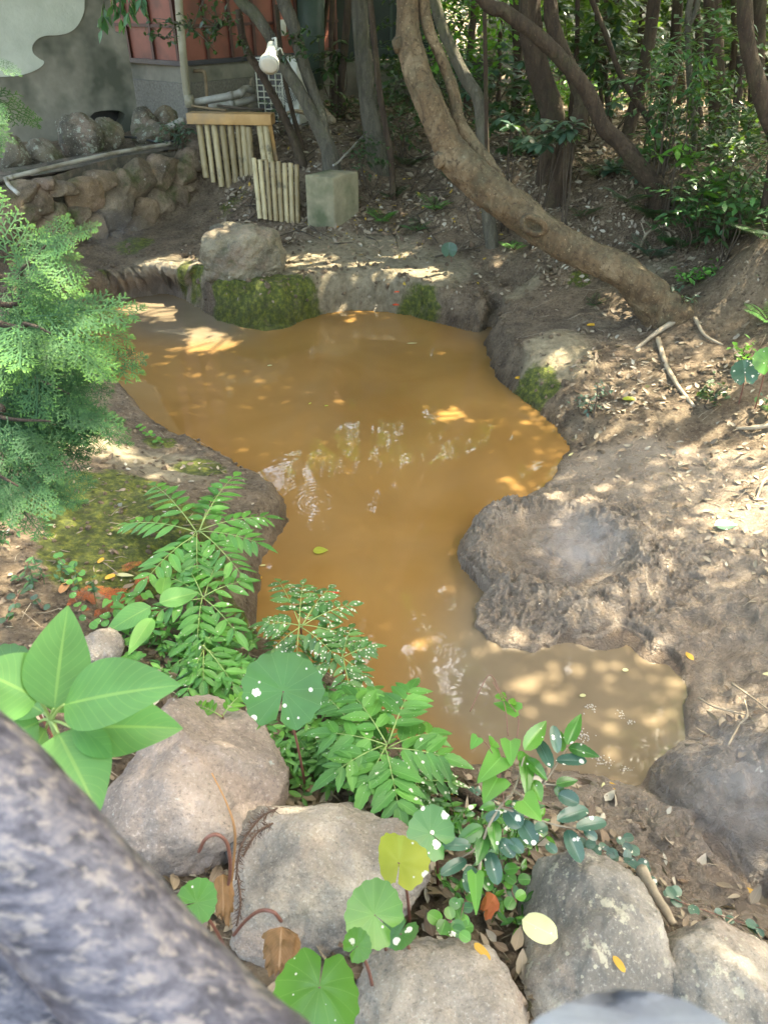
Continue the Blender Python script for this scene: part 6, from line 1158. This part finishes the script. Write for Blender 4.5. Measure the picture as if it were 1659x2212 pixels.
stick('twig', [(1578,1485,.12,.02),(1620,1520,.15,.03),(1665,1548,.17,.02)], .004, 'stick', 'straight pale twig pointing out at the right edge', 'twig', 'bare twigs on the mud')
stick('twig', [(1535,2050,.2,.02),(1560,2010,.2,.03),(1590,1985,.2,.02)], .003, 'stick', 'twig above the cream coloured boulder', 'twig', 'bare twigs on the mud')
stick('twig', [(930,1690,.3,.05),(1000,1735,.3,.05),(1060,1765,.3,.02)], .022, 'bark_brown', 'mossy fallen branch behind the round spotted leaf', 'branch')
stick('twig', [(900,470,.5,.02),(945,530,.42,.02)], .008, 'dark_stick', 'dark twig on the slope left of the leaning trunk', 'twig')
stick('twig', [(940,560,.35,.02),(1010,545,.4,.03),(1090,520,.45,.02)], .008, 'dark_stick', 'dark twig crossing behind the slim trunk foot', 'twig')
stick('twig', [(300,650,.3,.02),(318,705,.3,.02)], .004, 'dark_stick', 'thin twig behind the cypress tip', 'twig')
stick('stalk', [(455,1668,9,9),(500,1750,9,9),(508,1830,9,9),(495,1930,9,9)], .003, 'dark_stick', 'x') if False else None
mb = MB(); tube(mb, [PD(458,1670,1.6), PD(490,1735,1.58), PD(508,1800,1.58), PD(502,1890,1.62), PD(495,1950,1.7)], [.0015, .002, .003, .003, .003], 7, 5); tag(mb.build('dry_stem', 'leaf_dead'), 'thin dry brown stem arching in front of the large grey pink boulder', 'stem')
# dead cedar sprays between the boulders and orange cypress litter on the moss
def needles(path, n, L, label, mat, cat='dead spray'):
    q = catmull(np.array([PD(*a) for a in path]), 12); root = empty('dead_spray', q[0], label, cat); mb = MB(); tube(mb, q, .0025, 5, 1); mb.build('stem', mat, root); ml = MB(); i = np.linspace(0, len(q) - 2, n).astype(int); tg = unit(q[np.minimum(i + 1, len(q) - 1)] - q[i]); rg = np.random.default_rng(8)
    d = unit(tg * .8 + unit(rg.normal(size=(n, 3)))); T_ = blade('lance', .10, 2, 1, .0, .25); ml.inst(T_, frames(d, rg.normal(size=(n, 3))) * L, q[i], rg.random(n)); ml.build('foliage', mat, root)
needles([(600,1745,1.72),(560,1770,1.7),(520,1830,1.66),(510,1900,1.66)], 170, .022, 'dead brown cedar spray lying in the gap between the big boulders', 'leaf_dead_dark')
needles([(590,1778,1.70),(555,1800,1.68),(525,1850,1.66)], 110, .020, 'second shorter dead cedar spray in the boulder gap', 'leaf_dead_dark')
needles([(515,1900,1.64),(520,1950,1.62),(512,2000,1.62)], 90, .018, 'dead cedar spray hanging at the foot of the boulder gap', 'leaf_dead_dark')
root = empty('dead_cypress_litter', G(230, 1280, .42), 'orange dead cypress sprays lying on the mossy bank', 'litter'); ml = MB(); rg = np.random.default_rng(12)
for k in range(22):
    c_ = G(225 + rg.normal() * 48, 1290 + rg.normal() * 26, .42) + [0, 0, .008]; th = rg.uniform(0, 2 * pi); V, F, vr = SPR[rg.integers(0, 4)]; R = frames(np.array([[cos(th), sin(th), .12]]), np.array([[0, 0, 1.]]) + rg.normal(size=(1, 3)) * .2)[0] * rg.uniform(.05, .10); ml.add(V @ R.T + c_, F, None, vr)
tag(ml.build('sprays', 'leaf_dead_red', root, smooth=False), None)
root = empty('hanging_branch', PY(300, -120, 6.0), 'leafy branch tips hanging into the top edge in front of the grey wall', 'branch'); ms, ml = MB(), MB(); rg = np.random.default_rng(88)
for (x0, x1, y1) in [(228,222,60),(245,250,25),(262,262,40),(310,305,10),(285,278,25)]:
    cv = catmull(np.array([PY(x0 + 15, -140, 6.0), PY(x0, -30, 5.95), PY(x1, y1, 5.9)]), 6); tube(ms, cv, .003, 5, 1); i = rg.integers(4, len(cv), 14); d = unit(np.stack([rg.normal(size=14) * .5, rg.normal(size=14) * .4, -np.ones(14)], -1)); ml.inst(LF1, frames(d, rg.normal(size=(14, 3))) * .10, cv[i], rg.random(14))
ms.build('twig', 'dark_stick', root); ml.build('foliage', 'leaf_mid', root)
# mossy twiggy vines, hanging roots round the far alcove
rg = np.random.default_rng(61); mb = MB()
for k in range(150):
    a = G(rg.uniform(235, 440), 0, .3) if False else P(rg.uniform(232, 445), rg.uniform(574, 600), .31); z_ = float(gz(a[0], a[1])[0]); q = np.array([a[0], P(335, 572 + rg.normal() * 3, .27)[1] + .01, .265]); l_ = rg.uniform(.02, .09)
    tube(mb, [q, q + [rg.normal() * .02, -.02 - rg.random() * .02, .0], q + [rg.normal() * .03, -.04, -l_]], [.0022, .0016, .0008], 4, 3, cap=False, var=rg.random())
tag(mb.build('root_fringe', 'stick'), 'pale fringe of fine roots hanging over the rim of the far alcove', 'roots', None, 'stuff')
# ------------------------------------------------------------------ leaf litter
LT = [blade('lance', .32, 4, 1, .25, .3), blade('ell', .45, 4, 1, .3, .35), blade('ovate', .5, 4, 1, .3, -.3)]
def litter(name, n, region, size, mat, label, seed, dens=None, var=(0, 1), lift=.006, flat=.25):
    rg = np.random.default_rng(seed); x = rg.uniform(region[0], region[1], n); y = rg.uniform(region[2], region[3], n); keep = shore_sd(x, y) > .03
    if dens is not None: keep &= rg.random(n) < dens(x, y)
    x, y = x[keep], y[keep]; z = gz(x, y) + rg.uniform(.3, 1.5, len(x)) * lift; e = .02; gx = (gz(x + e, y) - gz(x - e, y)) / (2 * e); gy = (gz(x, y + e) - gz(x, y - e)) / (2 * e)
    N_ = unit(np.stack([-np.clip(gx, -1, 1), -np.clip(gy, -1, 1), np.ones_like(x)], -1) + rg.normal(size=(len(x), 3)) * flat); th = rg.uniform(0, 2 * pi, len(x)); d = np.stack([np.cos(th), np.sin(th), np.zeros_like(th)], -1); d = unit(d - N_ * (d * N_).sum(-1, keepdims=True))
    mb = MB(); kk = rg.integers(0, 3, len(x)); s_ = size * rg.uniform(.55, 1.25, len(x)); pos = np.stack([x, y, z], -1)
    for k in range(3):
        m_ = kk == k; mb.inst(LT[k], frames(d[m_], N_[m_]) * s_[m_][:, None, None], pos[m_], rg.uniform(var[0], var[1], m_.sum()))
    tag(mb.build(name, mat), label, 'leaf litter', None, 'stuff')
wallfree = lambda x, y: 1.0 * (~((y > 6.2) & (x < -1.95) & (y < 8.9)))
litter('leaf_litter', 30000, (-1.6, 7.0, 6.6, 13.5), .065, 'leaf_litter', 'brown and grey dead leaves covering the wooded slope', 1, lambda x, y: .9 * smooth(6.5, 7.3, y) * wallfree(x, y))
litter('leaf_litter', 15000, (1.2, 5.0, 3.9, 7.4), .045, 'leaf_litter', 'dead leaves scattered over the slope around the leaning trunk', 2, lambda x, y: smooth(-.2, .8, fbm2(x, y, 1.6, 3, 3) + .15 + .25 * (y > 5.6)))
litter('leaf_litter', 3800, (.8, 3.8, 1.7, 4.2), .040, 'leaf_litter', 'pale narrow fallen leaves strewn over the right bank and mud edge', 3, lambda x, y: np.clip(blobs(x, y, [(1230,900,.1,.28,.9),(1300,850,.15,.25,.5),(1340,930,.15,.3,.15),(1560,1050,.25,.32,.9),(1640,1100,.3,.3,1.),(1450,1020,.1,.3,.22),(1600,1180,.25,.2,.5),(1500,900,.25,.5,.15),(1640,900,.4,.4,.3),(1400,1130,.1,.3,.03)]), 0, .95), var=(.45, 1))
litter('leaf_litter', 5500, (-3.0, 2.2, 5.75, 7.6), .040, 'leaf_litter', 'scattered dead leaves on the far path and bamboo slope', 4, lambda x, y: (.22 + .5 * smooth(0, .5, fbm2(x, y, 2.5, 3, 8))) * wallfree(x, y))
litter('leaf_litter', 1400, (-3.0, 3.0, 6.0, 8.6), .042, 'leaf_litter_yellow', 'small yellow leaves scattered on the slope near the concrete block', 5, lambda x, y: np.clip(blobs(x, y, [(800,470,.5,.5,.6),(760,430,.55,.5,.9),(900,560,.35,.6,.2),(560,440,.5,.5,.3),(1050,500,.4,.6,.2),(720,280,.95,.8,1.)]), 0, 1) * wallfree(x, y))
litter('leaf_litter', 3400, (-2.2, .2, .9, 4.6), .036, 'leaf_litter', 'dry leaves and bits on the left bank', 6, lambda x, y: .16 + np.clip(blobs(x, y, [(120,1400,.45,.4,1.),(250,1350,.4,.3,.6),(330,1040,.3,.25,.7),(60,1300,.45,.3,.7),(230,980,.3,.2,.5),(560,1500,.25,.2,.5)]), 0, .8))
litter('leaf_litter', 8000, (-.9, 1.4, .2, 1.75), .050, 'leaf_litter', 'brown leaf litter packed between the near boulders', 7, lambda x, y: np.clip(.15 + blobs(x, y, [(1010,2020,.4,.22,1.2),(1060,1900,.35,.2,1.),(950,1730,.25,.2,1.),(1420,2060,.35,.12,1.),(650,1730,.3,.2,.8),(1080,1740,.2,.25,1.),(500,1950,.4,.1,.8)]), 0, 1), lift=.012, flat=.5)
litter('leaf_litter', 1100, (.6, 2.0, .9, 1.9), .036, 'leaf_litter', 'mud soaked leaves on the near mud bank', 8, lambda x, y: np.clip(blobs(x, y, [(1450,1960,.2,.22,.7),(1330,1850,.2,.22,.5),(1560,1980,.2,.2,.6),(1590,1560,.15,.2,.4)]), 0, .8), flat=.4)
def twigs(name, n, region, L, r, mat, label, seed, dens):
    rg = np.random.default_rng(seed); x = rg.uniform(region[0], region[1], n); y = rg.uniform(region[2], region[3], n); k = (shore_sd(x, y) > .05) & (rg.random(n) < dens(x, y)); x, y = x[k], y[k]; mb = MB()
    for a, b in zip(x, y):
        th = rg.uniform(0, 2 * pi); l_ = L * rg.uniform(.4, 1.3); q = np.array([[a + cos(th) * l_ * t_ + rg.normal() * l_ * .05, b + sin(th) * l_ * t_ + rg.normal() * l_ * .05, 0] for t_ in (-.5, 0, .5)]); q[:, 2] = gz(q[:, 0], q[:, 1]) + r + rg.uniform(.0, .012, 3); tube(mb, q, [r, r * .8, r * .4], 4, 2, cap=False, var=rg.random())
    tag(mb.build(name, mat), label, 'twig litter', None, 'stuff')
twigs('twig_litter', 420, (-1.5, 5, 6.8, 10.5), .35, .006, 'dark_stick', 'dead sticks and twigs lying through the wood', 1, lambda x, y: wallfree(x, y))
twigs('twig_litter', 420, (.8, 4.2, 1.6, 6.4), .12, .0022, 'stick', 'thin pale twigs over the right bank', 2, lambda x, y: .3 + .6 * (fbm2(x, y, 2, 2, 5) > 0))
twigs('twig_litter', 260, (-2, .2, .9, 4.4), .09, .0018, 'stick', 'thin pale twigs over the left bank', 3, lambda x, y: .7 + 0 * x)
twigs('twig_litter', 220, (-.8, 1.3, .3, 1.7), .10, .0018, 'stick', 'thin dry stalks among the near boulders', 4, lambda x, y: .8 + 0 * x)
# ------------------------------------------------------------------ pebbles and crumbs of soil
def pebbles(n, region, size, mat, label, seed, dens):
    rg = np.random.default_rng(seed); x = rg.uniform(region[0], region[1], n); y = rg.uniform(region[2], region[3], n); k = (shore_sd(x, y) > .02) & (rg.random(n) < dens(x, y)); x, y = x[k], y[k]; V0, F0 = ico(2); mb = MB(); N = len(x)
    s_ = size * rg.uniform(.3, 1.3, N) ** 1.5; R = frames(rg.normal(size=(N, 3)), rg.normal(size=(N, 3))) * (s_[:, None, None] * rg.uniform(.6, 1.2, (N, 1, 3))); V1 = V0 * (1 + .25 * vnoise(V0 * 2.2))[:, None]
    mb.inst((V1, F0, V1[:, :2]), R, np.stack([x, y, gz(x, y) + s_ * .2], -1), rg.random(N)); tag(mb.build('crumbly_soil', mat), label, 'soil crumbs', None, 'stuff')
pebbles(5200, (-3, 4.5, 4.0, 7.6), .016, 'soil', 'crumbs of soil on the far banks', 1, lambda x, y: .2 + .6 * smooth(.5, .1, shore_sd(x, y)))
pebbles(5000, (-2, 3.6, 1.4, 4.2), .009, 'soil', 'crumbs of soil on the side banks', 2, lambda x, y: .5 * (1 - mudmask(x, y)))
# ------------------------------------------------------------------ foam bubbles and steam
m, t, p, oc, _ = newmat('foam'); setp(t, p, Base_Color=(.55,.5,.42), Roughness=.15, Alpha=.55); M['foam'] = m
rg = np.random.default_rng(9); V0, F0 = ico(2); V0h = V0 * [1, 1, .5]
for (x, y, n, r, lab) in [(1264,1590,30,.016,'patch of foam bubbles floating left of centre in the grey bay'),(1277,1528,24,.013,'bubble patch floating highest in the grey bay'),(1340,1542,14,.011,'small foam patch in the middle of the bay'),(1362,1560,12,.010,'foam dots right of the small foam patch'),(1298,1643,34,.017,'lowest large foam patch near the near shore'),(1352,1660,18,.012,'foam patch right of the lowest large one')]:
    c_ = P(x, y, .001); mb = MB(); q = c_ + rg.normal(size=(n, 3)) * [r, r * .8, 0]; s_ = rg.uniform(.0015, .004, n); mb.inst((V0h, F0, V0[:, :2]), np.eye(3)[None] * s_[:, None, None], q, rg.random(n)); tag(mb.build('foam', 'foam'), lab, 'foam', None, 'stuff')
def steam(px_, py_, z, rad, dens, label, seed):
    c_ = P(px_, py_, z); mb = MB(); V0, F0 = ico(3); mb.add(V0 * np.array(rad) + c_, F0); m, t, p, oc, out = newmat('steam_%d' % seed)
    geo = nd(t, 'VectorMath', {0: nd(t, 'VectorMath', {0: oc, 1: tuple(c_)}, operation='SUBTRACT').outputs[0], 1: tuple(rad)}, operation='DIVIDE').outputs[0]; ln = nd(t, 'VectorMath', {0: geo}, operation='LENGTH').outputs['Value']
    fall = mth(t, 'POWER', mth(t, 'MAXIMUM', mth(t, 'SUBTRACT', 1.0, ln), 0.0), 1.3); dn = mth(t, 'MULTIPLY', mth(t, 'MULTIPLY', fall, ramp(t, noise(t, 7, 4, .6, oc, 1.6), [(.40, .0), (.68, 1)])), dens)
    v = nd(t, 'VolumePrincipled', {'Color': (.9, .9, .92, 1), 'Density': dn}); t.nodes.remove(p); t.links.new(v.outputs[0], out.inputs['Volume']); M[m.name] = m; tag(mb.build('steam', m), label, 'steam', None, 'stuff')
steam(1262, 1190, .16, (.28, .24, .26), 4.0, 'wisp of white steam over the bubbling mud crater', 1)
steam(305, 600, .12, (.28, .2, .22), 1.6, 'faint steam in the far alcove of the pool', 2)
steam(250, 505, .5, (.35, .3, .3), .8, 'thin steam at the foot of the stone wall', 3)
steam(1620, 1720, .35, (.32, .35, .28), 1.6, 'thin steam drifting over the lower mud mound', 4)
